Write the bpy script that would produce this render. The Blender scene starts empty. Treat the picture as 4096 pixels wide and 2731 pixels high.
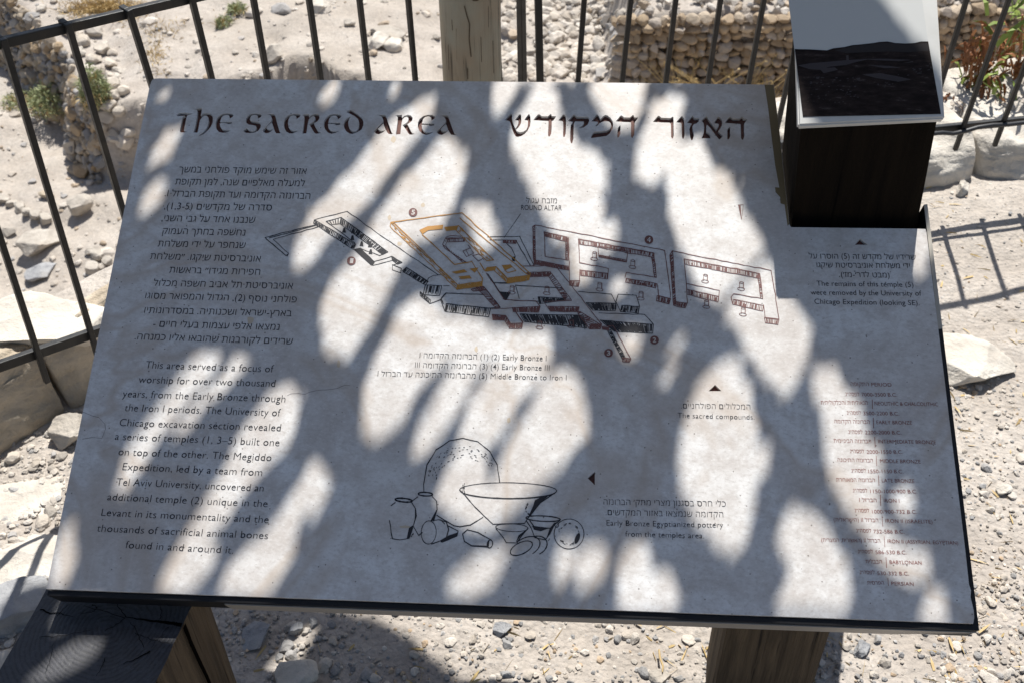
import bpy, bmesh, math, random
import numpy as np
from mathutils import Vector, Matrix, Euler, noise
from mathutils.geometry import tessellate_polygon

random.seed(7); RNG = np.random.default_rng(7)
S = bpy.context.scene; C = S.collection
R = math.radians

# ------------------------------------------------------------------ camera, world, sun, exposure
F_PX, CX, CY = 4350.0, 2048.0, 1365.5          # focal length and centre in pixels of the 4096 x 2731 photograph
CAM = np.array([0.0, 0.0, 1.68])
def nrm(a): a = np.asarray(a, float); return a / np.linalg.norm(a)
_down = nrm([(2190 - CX) / F_PX, (6100 - CY) / F_PX, 1.0])
_up = -_down
_fw = np.array([0, 0, 1.0]); _Y = nrm(_fw - _down * (_fw @ _down)); _X = np.cross(_Y, _up)
RM = np.stack([_X, _Y, _up])                    # camera (right, down, forward) -> world
cam = bpy.data.cameras.new('camera'); camo = bpy.data.objects.new('camera', cam); C.objects.link(camo)
_m = Matrix([[*RM[:, 0], ], [*RM[:, 1]], [*RM[:, 2]]]).transposed()   # columns: right, down, forward
_right, _dn, _fwd = RM[:, 0], RM[:, 1], RM[:, 2]
camo.matrix_world = Matrix(((_right[0], -_dn[0], -_fwd[0], CAM[0]),
                            (_right[1], -_dn[1], -_fwd[1], CAM[1]),
                            (_right[2], -_dn[2], -_fwd[2], CAM[2]), (0, 0, 0, 1)))
cam.sensor_width = 36.0; cam.lens = F_PX / 4096 * 36.0
cam.clip_start = 0.05; cam.clip_end = 500
cam.dof.use_dof = True; cam.dof.focus_distance = 1.42; cam.dof.aperture_fstop = 13.0
S.camera = camo

SUN_EL, SUN_AZ = R(62.0), R(11.0)               # azimuth from +Y towards +X
SUN = np.array([math.sin(SUN_AZ) * math.cos(SUN_EL), math.cos(SUN_AZ) * math.cos(SUN_EL), math.sin(SUN_EL)])
W = bpy.data.worlds.new('World'); S.world = W; W.use_nodes = True
wt = W.node_tree; bg = wt.nodes['Background']
sky = wt.nodes.new('ShaderNodeTexSky'); sky.sky_type = 'NISHITA'; sky.sun_disc = False
sky.sun_elevation = SUN_EL; sky.sun_rotation = SUN_AZ; sky.dust_density = 1.5
wt.links.new(sky.outputs[0], bg.inputs[0]); bg.inputs[1].default_value = 0.075
sl = bpy.data.lights.new('sun', 'SUN'); sl.energy = 5.0; sl.angle = R(0.55); sl.color = (1.0, 0.975, 0.925)
so = bpy.data.objects.new('sun', sl); C.objects.link(so)
so.rotation_euler = Vector(SUN).to_track_quat('Z', 'Y').to_euler(); so.location = (2, 6, 9)
S.view_settings.view_transform = 'Standard'; S.view_settings.look = 'None'
S.view_settings.exposure = 0.52; S.view_settings.gamma = 1.0
S.render.engine = 'CYCLES'; S.cycles.use_denoising = True
S.cycles.max_bounces = 6; S.cycles.sample_clamp_indirect = 6.0

# ------------------------------------------------------------------ pixel <-> world (real planes only)
def ray(px, py): return RM @ nrm([(px - CX) / F_PX, (py - CY) / F_PX, 1.0])
def on_plane(px, py, n, q):
    r = ray(px, py); return CAM + r * ((np.dot(n, q) - np.dot(n, CAM)) / np.dot(n, r))
def at_z(px, py, z): r = ray(px, py); return CAM + r * ((z - CAM[2]) / r[2])
def to_px(P):
    q = (np.atleast_2d(P) - CAM) @ RM
    return np.stack([q[:, 0] / q[:, 2] * F_PX + CX, q[:, 1] / q[:, 2] * F_PX + CY], 1), q[:, 2]

PU = nrm(RM @ np.array([75078, 1742.5, -4350.0])); _v = nrm(RM @ np.array([452.0, -10261, 4350]))
PV = nrm(_v - PU * (PU @ _v)); PN = np.cross(PU, PV)
PD = 1.304201762
_r = ray(186, 2353.6); PO = CAM + _r * (-PD / (_r @ PN))                 # lower left corner of the slab
def pa(px, py):
    p = on_plane(px, py, PN, PO) - PO; return (float(p @ PU), float(p @ PV))
def pw(a, b, c=0.0): return PO + a * PU + b * PV + c * PN
PANEL_M = Matrix(((PU[0], PV[0], PN[0], PO[0]), (PU[1], PV[1], PN[1], PO[1]), (PU[2], PV[2], PN[2], PO[2]), (0, 0, 0, 1)))

# ------------------------------------------------------------------ helpers
def mat(name, col=(.5, .5, .5), rough=.8, metal=0.0, spec=.5):
    m = bpy.data.materials.new(name); m.use_nodes = True
    b = m.node_tree.nodes['Principled BSDF']
    b.inputs['Base Color'].default_value = (*col, 1); b.inputs['Roughness'].default_value = rough
    b.inputs['Metallic'].default_value = metal; b.inputs['Specular IOR Level'].default_value = spec
    return m
class NT:
    """small node-tree helper"""
    def __init__(s, m): s.t = m.node_tree; s.b = s.t.nodes['Principled BSDF']
    def n(s, typ, **k):
        x = s.t.nodes.new('ShaderNode' + typ)
        for a, v in k.items(): setattr(x, a, v)
        return x
    def l(s, a, b): s.t.links.new(a, b)
    def coord(s, out='Object', scale=(1, 1, 1), rot=(0, 0, 0)):
        c = s.n('TexCoord'); m = s.n('Mapping'); m.inputs['Scale'].default_value = scale; m.inputs['Rotation'].default_value = rot
        s.l(c.outputs[out], m.inputs[0]); return m.outputs[0]
    def noise(s, vec, scale, detail=6, rough=.6, dist=0.0):
        x = s.n('TexNoise'); x.inputs['Scale'].default_value = scale; x.inputs['Detail'].default_value = detail
        x.inputs['Roughness'].default_value = rough; x.inputs['Distortion'].default_value = dist
        s.l(vec, x.inputs['Vector']); return x.outputs['Fac']
    def voro(s, vec, scale, feature='F1', out='Distance'):
        x = s.n('TexVoronoi'); x.feature = feature; x.inputs['Scale'].default_value = scale; s.l(vec, x.inputs['Vector']); return x.outputs[out]
    def ramp(s, fac, stops):
        x = s.n('ValToRGB'); e = x.color_ramp.elements
        while len(e) < len(stops): e.new(.5)
        for k, (p, c) in zip(e, stops): k.position = p; k.color = (*c, 1) if len(c) == 3 else c
        s.l(fac, x.inputs[0]); return x.outputs[0]
    def mix(s, fac, a, b, mode='MIX'):
        x = s.n('Mix', data_type='RGBA', blend_type=mode)
        if isinstance(fac, (int, float)): x.inputs[0].default_value = fac
        else: s.l(fac, x.inputs[0])
        for i, v in ((6, a), (7, b)):
            if isinstance(v, tuple): x.inputs[i].default_value = (*v, 1)
            else: s.l(v, x.inputs[i])
        return x.outputs[2]
    def math(s, op, a, b=0.0):
        x = s.n('Math', operation=op)
        for i, v in ((0, a), (1, b)):
            if isinstance(v, (int, float)): x.inputs[i].default_value = v
            else: s.l(v, x.inputs[i])
        return x.outputs[0]
    def bump(s, h, strength=.5, dist=.01, prev=None):
        x = s.n('Bump'); x.inputs['Strength'].default_value = strength; x.inputs['Distance'].default_value = dist
        s.l(h, x.inputs['Height'])
        if prev is not None: s.l(prev, x.inputs['Normal'])
        s.l(x.outputs[0], s.b.inputs['Normal']); return x.outputs[0]
    def col(s, o): s.l(o, s.b.inputs['Base Color'])

def link(name, me, m=None, parent=None, mats=None):
    o = bpy.data.objects.new(name, me); C.objects.link(o)
    if m is not None: me.materials.append(m)
    for k in mats or (): me.materials.append(k)
    if parent is not None: o.parent = parent
    return o
def tag(o, label=None, cat=None, group=None, kind=None):
    if label: o['label'] = label
    if cat: o['category'] = cat
    if group: o['group'] = group
    if kind: o['kind'] = kind
    return o
def empty(name, loc=(0, 0, 0)):
    o = bpy.data.objects.new(name, None); C.objects.link(o); o.location = loc; o.empty_display_size = .1; return o
def mesh(name, v, f, smooth=False):
    me = bpy.data.meshes.new(name); me.from_pydata([tuple(map(float, p)) for p in v], [], [tuple(map(int, q)) for q in f]); me.update()
    if smooth:
        me.polygons.foreach_set('use_smooth', [True] * len(me.polygons))
    return me
class MB:
    """collects shapes, links them as one mesh object"""
    def __init__(s): s.v = []; s.f = []; s.n = 0; s.c = []
    def add(s, v, f, col=None):
        v = np.asarray(v, float); s.v.append(v); s.f += [tuple(i + s.n for i in q) for q in f]; s.n += len(v)
        s.c.append(np.tile(np.array(col if col is not None else (1, 1, 1), float), (len(v), 1)))
    def box(s, o, ax, ay, az, lo, hi):
        """box in the frame o + x ax + y ay + z az"""
        v = [np.asarray(o) + x * np.asarray(ax) + y * np.asarray(ay) + z * np.asarray(az) for z in (lo[2], hi[2]) for y in (lo[1], hi[1]) for x in (lo[0], hi[0])]
        s.add(v, [(0, 2, 3, 1), (4, 5, 7, 6), (0, 1, 5, 4), (2, 6, 7, 3), (0, 4, 6, 2), (1, 3, 7, 5)])
    def tube(s, pts, rad, n=8, caps=True):
        pts = [np.asarray(p, float) for p in pts]; rad = rad if hasattr(rad, '__len__') else [rad] * len(pts)
        V = []; F = []
        for i, p in enumerate(pts):
            t = nrm(pts[min(i + 1, len(pts) - 1)] - pts[max(i - 1, 0)])
            a = np.cross(t, [0, 0, 1.0]) if abs(t[2]) < .95 else np.cross(t, [1.0, 0, 0]); a = nrm(a); b = np.cross(t, a)
            V += [p + rad[i] * (math.cos(2 * math.pi * k / n) * a + math.sin(2 * math.pi * k / n) * b) for k in range(n)]
        for i in range(len(pts) - 1):
            F += [(i * n + k, i * n + (k + 1) % n, (i + 1) * n + (k + 1) % n, (i + 1) * n + k) for k in range(n)]
        if caps: F += [tuple(range(n))[::-1], tuple((len(pts) - 1) * n + k for k in range(n))]
        s.add(V, F)
    def build(s, name, m=None, parent=None, smooth=False, attr=False):
        v = np.concatenate(s.v) if s.v else np.zeros((0, 3))
        me = bpy.data.meshes.new(name)
        me.from_pydata(v.tolist(), [], s.f); me.update()
        if smooth: me.polygons.foreach_set('use_smooth', [True] * len(me.polygons))
        if attr:
            a = me.color_attributes.new('tint', 'FLOAT_COLOR', 'POINT')
            c = np.concatenate(s.c); a.data.foreach_set('color', np.concatenate([c, np.ones((len(c), 1))], 1).ravel())
        return link(name, me, m, parent)

def fbm(x, y, z=0.0, oct=4, sc=1.0):
    return noise.fractal(Vector((x * sc, y * sc, z)), 1.0, 2.0, oct)

# ------------------------------------------------------------------ materials
def rock_mat(name, a, b, scale=9, bump=.6, tint=False, dist=.02):
    m = mat(name, a, .92, spec=.25); t = NT(m); v = t.coord()
    n1 = t.noise(v, scale, 8, .65); n2 = t.noise(v, scale * 5, 5, .6); n3 = t.noise(v, scale * .35, 3)
    c = t.ramp(n1, [(.3, b), (.62, a)])
    c = t.mix(t.ramp(n3, [(.55, (0, 0, 0)), (.8, (.45, .45, .45))]), c, tuple(x * y for x, y in zip(a, (.95, .80, .62))))
    if tint:
        at = t.n('Attribute', attribute_name='tint'); c = t.mix(1.0, c, at.outputs['Color'], 'MULTIPLY')
    t.col(c)
    h = t.math('ADD', t.math('MULTIPLY', n1, 1.0), t.math('MULTIPLY', n2, .45))
    t.bump(h, bump, dist); return m
M_LIME = rock_mat('limestone', (.47, .43, .375), (.31, .275, .235), 9, .8)
M_WHITE = rock_mat('white_limestone', (.60, .56, .495), (.42, .375, .32), 7, .8)
M_TAN = rock_mat('tan_fieldstone', (.50, .425, .33), (.35, .29, .215), 12, .8)
M_GREY = rock_mat('grey_limestone', (.36, .36, .36), (.22, .22, .23), 14)
M_STONES = rock_mat('mixed_stones', (.64, .615, .58), (.44, .415, .385), 11, .6, True)

def ground_mat():
    m = mat('dusty_ground', (.5, .45, .4), .95, spec=.15); t = NT(m); v = t.coord()
    n0 = t.noise(v, .35, 5, .55); n1 = t.noise(v, 3.2, 8, .65); n2 = t.noise(v, 34, 8, .7); vo = t.voro(v, 55)
    c = t.ramp(n1, [(.28, (.345, .30, .258)), (.5, (.452, .402, .353)), (.72, (.55, .503, .452))])
    c = t.mix(t.ramp(n0, [(.42, (0, 0, 0)), (.68, (.65, .65, .65))]), c, (.385, .335, .275))
    c = t.mix(t.ramp(n2, [(.35, (.6, .6, .6)), (.65, (0, 0, 0))]), c, (.25, .225, .20))
    # small pale and grey chips pressed into the dust
    cc = t.n('TexVoronoi'); cc.inputs['Scale'].default_value = 90; t.l(v, cc.inputs['Vector'])
    chip = t.math('LESS_THAN', cc.outputs['Distance'], .30)
    sel = t.math('MULTIPLY', chip, t.ramp(n1, [(.40, (0, 0, 0)), (.66, (1, 1, 1))]))
    tone = t.ramp(t.n('SeparateColor').outputs[0], [(0, (.20, .195, .19)), (.5, (.36, .34, .31)), (1, (.55, .52, .48))])
    sp = tone.node.inputs[0].links[0].from_node; t.l(cc.outputs['Color'], sp.inputs[0])
    c = t.mix(t.math('MULTIPLY', sel, .7), c, tone)
    t.col(c)
    h = t.math('ADD', t.math('MULTIPLY', n2, .6), t.math('MULTIPLY', t.math('SUBTRACT', 1.0, cc.outputs['Distance']), .5))
    h2 = t.bump(h, .55, .012); t.bump(n1, .6, .06, h2); return m
M_GROUND = ground_mat()

def wood_mat(name, a, b, scale=(26, 26, 2.0), rough=.75, bump=.5, green=None, spec=.25):
    m = mat(name, a, rough, spec=spec); t = NT(m); v = t.coord('Object', scale)
    n1 = t.noise(v, 1.6, 8, .65, .3); n2 = t.noise(t.coord('Object', (90, 90, 3)), 1.4, 5, .6); n3 = t.noise(t.coord(), 5, 4)
    c = t.ramp(n1, [(.3, b), (.65, a)])
    c = t.mix(t.ramp(n2, [(.32, (1, 1, 1)), (.42, (0, 0, 0))]), c, tuple(x * .35 for x in b))
    if green: c = t.mix(t.ramp(n3, [(.48, (0, 0, 0)), (.66, (.85, .85, .85))]), c, green)
    t.col(c); t.bump(t.math('ADD', n1, t.math('MULTIPLY', n2, .8)), bump, .006); return m
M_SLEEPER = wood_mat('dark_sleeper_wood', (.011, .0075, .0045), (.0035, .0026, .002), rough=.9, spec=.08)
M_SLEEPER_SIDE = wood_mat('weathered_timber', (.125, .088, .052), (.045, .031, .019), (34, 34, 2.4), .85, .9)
M_LOG = wood_mat('weathered_log', (.42, .355, .26), (.25, .205, .15), (14, 14, 1.2), .85, .6, (.36, .35, .28))
M_BARK = wood_mat('tree_bark', (.16, .12, .09), (.07, .05, .04), (9, 9, 3))

def iron_mat():
    m = mat('black_painted_iron', (.014, .014, .014), .42, 0.0, .4); t = NT(m); v = t.coord()
    n = t.noise(v, 60, 6); n2 = t.noise(v, 9, 5)
    t.col(t.mix(t.ramp(n2, [(.55, (0, 0, 0)), (.75, (.6, .6, .6))]), (.012, .012, .012), (.060, .043, .030)))
    t.l(t.ramp(n, [(.3, (.32, .32, .32)), (.7, (.6, .6, .6))]), t.b.inputs['Roughness'])
    t.bump(n, .25, .002); return m
M_IRON = iron_mat()
M_FRAME = mat('black_frame_metal', (.010, .010, .011), .5, 0.0, .25)
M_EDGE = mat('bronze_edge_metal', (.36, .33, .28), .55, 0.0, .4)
M_REFLECTION = mat('painted_reflection_beige', (.34, .305, .26), .42, .25, .5)  # beige colour stands in for ground light reflected off the frame's front face
M_CABLE = mat('black_rubber', (.02, .02, .022), .5)

def slab_mat():
    m = mat('honed_limestone_slab', (.6, .58, .55), .42, spec=.35); t = NT(m); v = t.coord()
    n1 = t.noise(v, 4.5, 8, .62, .6); n2 = t.noise(v, 17, 7, .65, .4); n3 = t.noise(v, 110, 4, .6); n4 = t.noise(v, 2.0, 4, .6, 1.2)
    c = t.ramp(n1, [(.30, (.475, .43, .395)), (.46, (.585, .565, .54)), (.68, (.655, .648, .635))])
    c = t.mix(t.ramp(n2, [(.36, (.75, .75, .75)), (.58, (0, 0, 0))]), c, (.455, .41, .375))
    n5 = t.noise(v, 42, 6, .7); c = t.mix(t.ramp(n5, [(.36, (.6, .6, .6)), (.56, (0, 0, 0))]), c, (.42, .38, .345)); n6 = t.noise(t.coord('Object', (1, 1.6, 1), (0, 0, .5)), 150, 5, .75); c = t.mix(t.ramp(n6, [(.36, (.5, .5, .5)), (.48, (0, 0, 0))]), c, (.36, .325, .295)); c = t.mix(t.ramp(n6, [(.56, (0, 0, 0)), (.70, (.5, .5, .5))]), c, (.72, .715, .70))
    # warm mineral veins
    w = t.math('ABSOLUTE', t.math('SUBTRACT', n4, .5))
    c = t.mix(t.ramp(w, [(.0, (.55, .55, .55)), (.03, (0, 0, 0))]), c, (.41, .335, .27))
    # tiny dark pits
    p = t.n('TexVoronoi'); p.inputs['Scale'].default_value = 130; t.l(v, p.inputs['Vector'])
    sp = t.n('SeparateColor'); t.l(p.outputs['Color'], sp.inputs[0])
    pit = t.math('MULTIPLY', t.math('LESS_THAN', p.outputs['Distance'], .13), t.math('GREATER_THAN', sp.outputs[0], .80))
    c = t.mix(t.math('MULTIPLY', pit, .75), c, (.13, .11, .095))
    # fine pale scratches
    s1 = t.noise(t.coord('Object', (3, 160, 1), (0, 0, .6)), 1.2, 3, .5); s2 = t.noise(t.coord('Object', (150, 4, 1), (0, 0, .35)), 1.2, 3, .5)
    sc = t.math('MAXIMUM', t.math('GREATER_THAN', s1, .705), t.math('GREATER_THAN', s2, .715))
    c = t.mix(t.math('MULTIPLY', sc, .07), c, (.72, .71, .70))
    t.col(c); t.l(t.ramp(n2, [(.3, (.34, .34, .34)), (.7, (.56, .56, .56))]), t.b.inputs['Roughness'])
    hb = t.bump(n3, .10, .0015); t.bump(t.math('SUBTRACT', n2, t.math('MULTIPLY', pit, .6)), .18, .002, hb); return m
M_SLAB = slab_mat()
M_INK = mat('black_letter_paint', (.022, .021, .024), .55, spec=.3)
M_INK_SOFT = mat('worn_letter_paint', (.040, .037, .040), .6, spec=.3)
def maroon_mat(name, a, b):
    m = mat(name, a, .6, spec=.3); t = NT(m); n = t.noise(t.coord(), 130, 6, .7)
    t.col(t.ramp(n, [(.35, b), (.62, a)])); t.bump(n, .5, .001); return m
M_MAROON = maroon_mat('maroon_letter_paint', (.15, .060, .043), (.075, .028, .021))
M_MAROON_D = mat('dark_maroon_paint', (.13, .047, .040), .6)
M_TABLE = mat('red_brown_letter_paint', (.21, .07, .055), .6)
M_ORANGE = mat('ochre_paint', (.41, .19, .03), .6)
M_STAIN = mat('brown_stain', (.17, .125, .065), .7, spec=.2)
M_SPOT = mat('beige_drip_stain', (.47, .385, .285), .6)

# ------------------------------------------------------------------ ground height
FL_DIR = nrm([.69, .724, 0]); FL_P = at_z(384, 1344, .31)
FR_DIR = nrm([.985, .165, 0]); FR_P = at_z(3800, 528, .235)
BARVP = RM @ nrm([(1930 - CX) / F_PX, (5886 - CY) / F_PX, 1.0])         # the bars lean a little
NL = nrm([-FL_DIR[1], FL_DIR[0], 0]); NR = nrm([-FR_DIR[1], FR_DIR[0], 0])
def sstep(t): t = min(max(t, 0.0), 1.0); return t * t * (3 - 2 * t)
PIT = -2.75
WALL_Y = 7.6                                    # the retaining wall on the right
WL = [(-9.0, 13.2), (-5.3, 9.45), (-4.15, 8.2), (-3.55, 7.35), (-3.0, 6.2)]   # foot of the left rubble wall (refined below)
def side_left(x, y):
    """metres left of the left rubble wall's line (positive = lower ground)"""
    best = 1e9
    for (x0, y0), (x1, y1) in zip(WL[:-1], WL[1:]):
        dx, dy = x1 - x0, y1 - y0; L2 = dx * dx + dy * dy
        t = min(max(((x - x0) * dx + (y - y0) * dy) / L2, 0), 1)
        d = math.hypot(x - x0 - t * dx, y - y0 - t * dy)
        if d < best: best = d
    r = False; P_ = WL + [(4.0, WL[-1][1]), (4.0, 60.0), (-60.0, 60.0)]
    for i in range(len(P_)):
        (x0, y0), (x1, y1) = P_[i - 1], P_[i]
        if (y0 > y) != (y1 > y) and x < (x1 - x0) * (y - y0) / (y1 - y0) + x0: r = not r
    return -best if r else best
BANKS = []                                       # scarps facing the reader: (points, drop, width)
def hgt(x, y):
    d = max(NL[0] * (x - FL_P[0]) + NL[1] * (y - FL_P[1]), NR[0] * (x - FR_P[0]) + NR[1] * (y - FR_P[1]))
    t = sstep((d - .42) / 1.15)
    near = .018 * fbm(x, y, 1.3, 4, 1.6) + .006 * fbm(x, y, 4.0, 3, 9)
    if d > .2: near += .10 * sstep((d - .2) / .1)
    if t <= 0: return near
    far = PIT + .16 * fbm(x, y, 2.0, 5, .45) + .05 * fbm(x, y, 7.0, 4, 2.2) + .035 * max(d - 3, 0)
    if x < -.6:
        far += -.62 * sstep((side_left(x, y) + .02) / .20) * sstep((-x - .8) / .8)
    # plateau behind the right-hand wall
    if x > .6:
        e = sstep((y - WALL_Y - .03) / .12) * sstep((x - .74 - .05 * (y - 7)) / .30)
        far += (.62 + .10 * max(y - WALL_Y, 0) * .8) * e
    for pts, drop, wd in BANKS:
        if not (pts[0][0] - .6 < x < pts[-1][0] + .6 and 5.5 < y < 11): continue
        ye = None
        for (x0, y0), (x1, y1) in zip(pts[:-1], pts[1:]):
            if x0 <= x <= x1: ye = y0 + (y1 - y0) * (x - x0) / max(x1 - x0, 1e-6)
        if ye is None: continue
        ye += .035 * noise.noise(Vector((x * 9, 0, drop))); e = ye - y; fade = sstep((x - pts[0][0]) / .25) * sstep((pts[-1][0] - x) / .25)
        if e > -.05: far -= drop * fade * sstep((e + .05) / .10) * math.exp(-(max(e, 0) / wd) ** 2)
    return near * (1 - t) + far * t
def on_ground(px, py, zoff=0.0):
    r = ray(px, py); s = .8; prev = s
    while s < 60:
        p = CAM + r * s
        if p[2] < hgt(p[0], p[1]) + zoff:
            a, b = prev, s
            for _ in range(18):
                m_ = (a + b) / 2; p = CAM + r * m_
                if p[2] < hgt(p[0], p[1]) + zoff: b = m_
                else: a = m_
            p = CAM + r * b; return np.array([p[0], p[1], hgt(p[0], p[1])]), b
        prev = s; s += .03 + s * .008
    p = CAM + r * 12; return np.array([p[0], p[1], hgt(p[0], p[1])]), 12.0
# fit the foot line of the rubble wall to what is seen
_low = PIT - .45
WL[:] = [tuple(at_z(x, y, _low)[:2]) for x, y in ((-330, 0), (-40, 155), (70, 222), (215, 318), (262, 385), (350, 450), (374, 590), (470, 640), (640, 650))]
WL.insert(0, (WL[0][0] * 2 - WL[1][0], WL[0][1] * 2 - WL[1][1]))

for pp, dr, wd in (([(820, 268), (960, 258), (1070, 250), (1150, 206), (1240, 200), (1300, 225), (1340, 250), (1450, 262), (1530, 285)], .46, .6), ([(1025, 42), (1080, 68), (1145, 92)], .16, .25), ([(1385, 140), (1430, 143), (1500, 112)], .10, .16), ([(640, 262), (720, 285), (800, 292)], .2, .3), ([(1960, 30), (2020, 62), (2075, 58)], .22, .3)):
    BANKS.append((sorted(tuple(at_z(x, y, PIT + .32)[:2]) for x, y in pp), dr, wd))

def build_ground():
    angs = np.concatenate([np.linspace(-180, -36, 60, endpoint=False), np.linspace(-36, 36, 330, endpoint=False), np.linspace(36, 180, 60, endpoint=False)])
    rad = [0.0] + list(np.concatenate([np.linspace(.8, 4.5, 60, endpoint=False), np.linspace(4.5, 7.0, 110, endpoint=False), np.linspace(7.0, 19, 230, endpoint=False), np.geomspace(19, 160, 26)]))
    ox, oy = 0.0, -1.6; V = [(ox, oy, hgt(ox, oy))]; n = len(angs); F = []
    for r_ in rad[1:]:
        for a in angs:
            x = ox + r_ * math.sin(R(a)); y = oy + r_ * math.cos(R(a)); V.append((x, y, hgt(x, y)))
    for k in range(n): F.append((0, 1 + (k + 1) % n, 1 + k))
    for i in range(len(rad) - 2):
        b = 1 + i * n; q = b + n
        F += [(b + k, b + (k + 1) % n, q + (k + 1) % n, q + k) for k in range(n)]
    return tag(link('ground', mesh('ground', V, F, True), M_GROUND), kind='structure')
build_ground()

# ------------------------------------------------------------------ stones
def stone_proto(seed, cuts=9, sub=2, rnd=.10):
    bm = bmesh.new(); bmesh.ops.create_icosphere(bm, subdivisions=sub, radius=1)
    v = np.array([q.co[:] for q in bm.verts]); f = [tuple(x.index for x in q.verts) for q in bm.faces]; bm.free()
    g = np.random.default_rng(seed)
    for _ in range(cuts):
        n = nrm(g.normal(size=3)); d = g.uniform(.44, .84); e = v @ n - d
        v = v - np.outer(np.maximum(e, 0), n)
    if rnd:
        k = np.array([noise.fractal(Vector(p) * 1.7 + Vector((seed * 3.1, 0, 0)), .8, 2.1, 6 if sub > 3 else 3) for p in v]); v = v * (1 + rnd * k)[:, None]
    v -= (v.max(0) + v.min(0)) / 2; v /= (v.max(0) - v.min(0)).max() / 2
    return v, f
PROTO_HI = [stone_proto(s, 14, 5, .085) for s in range(7)]
PROTO_MID = [stone_proto(20 + s, 9, 2, .08) for s in range(9)]
PROTO_ROUND = [stone_proto(40 + s, 4, 2, .06) for s in range(6)]
PROTO_LO = [stone_proto(60 + s, 7, 1, 0) for s in range(8)]
def rotm(g=None):
    q = RNG.normal(size=4); q /= np.linalg.norm(q); w, x, y, z = q
    return np.array([[1 - 2 * (y * y + z * z), 2 * (x * y - z * w), 2 * (x * z + y * w)], [2 * (x * y + z * w), 1 - 2 * (x * x + z * z), 2 * (y * z - x * w)], [2 * (x * z - y * w), 2 * (y * z + x * w), 1 - 2 * (x * x + y * y)]])
def rotz(a): c, s = math.cos(a), math.sin(a); return np.array([[c, -s, 0], [s, c, 0], [0, 0, 1]])
TINTS = [(.80, .74, .67), (.90, .85, .79), (.72, .68, .63), (.95, .91, .86), (.50, .51, .53), (.62, .62, .63), (.78, .62, .46), (.66, .56, .45)]

# ------------------------------------------------------------------ the information sign
SIGN = empty('information_sign', tuple(PO + PU * .55 + PV * .37 - np.array([0, 0, .74])))
tag(SIGN, 'limestone information panel about a sacred area on dark timber posts, dappled with leaf shade', 'information sign')
bpy.context.view_layer.update()
_inv = SIGN.matrix_world.inverted()
def seat(o, m=PANEL_M):
    """put a child built in panel coordinates at its place in the world"""
    o.parent = SIGN; o.matrix_parent_inverse = _inv.copy(); o.matrix_world = m; return o

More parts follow.
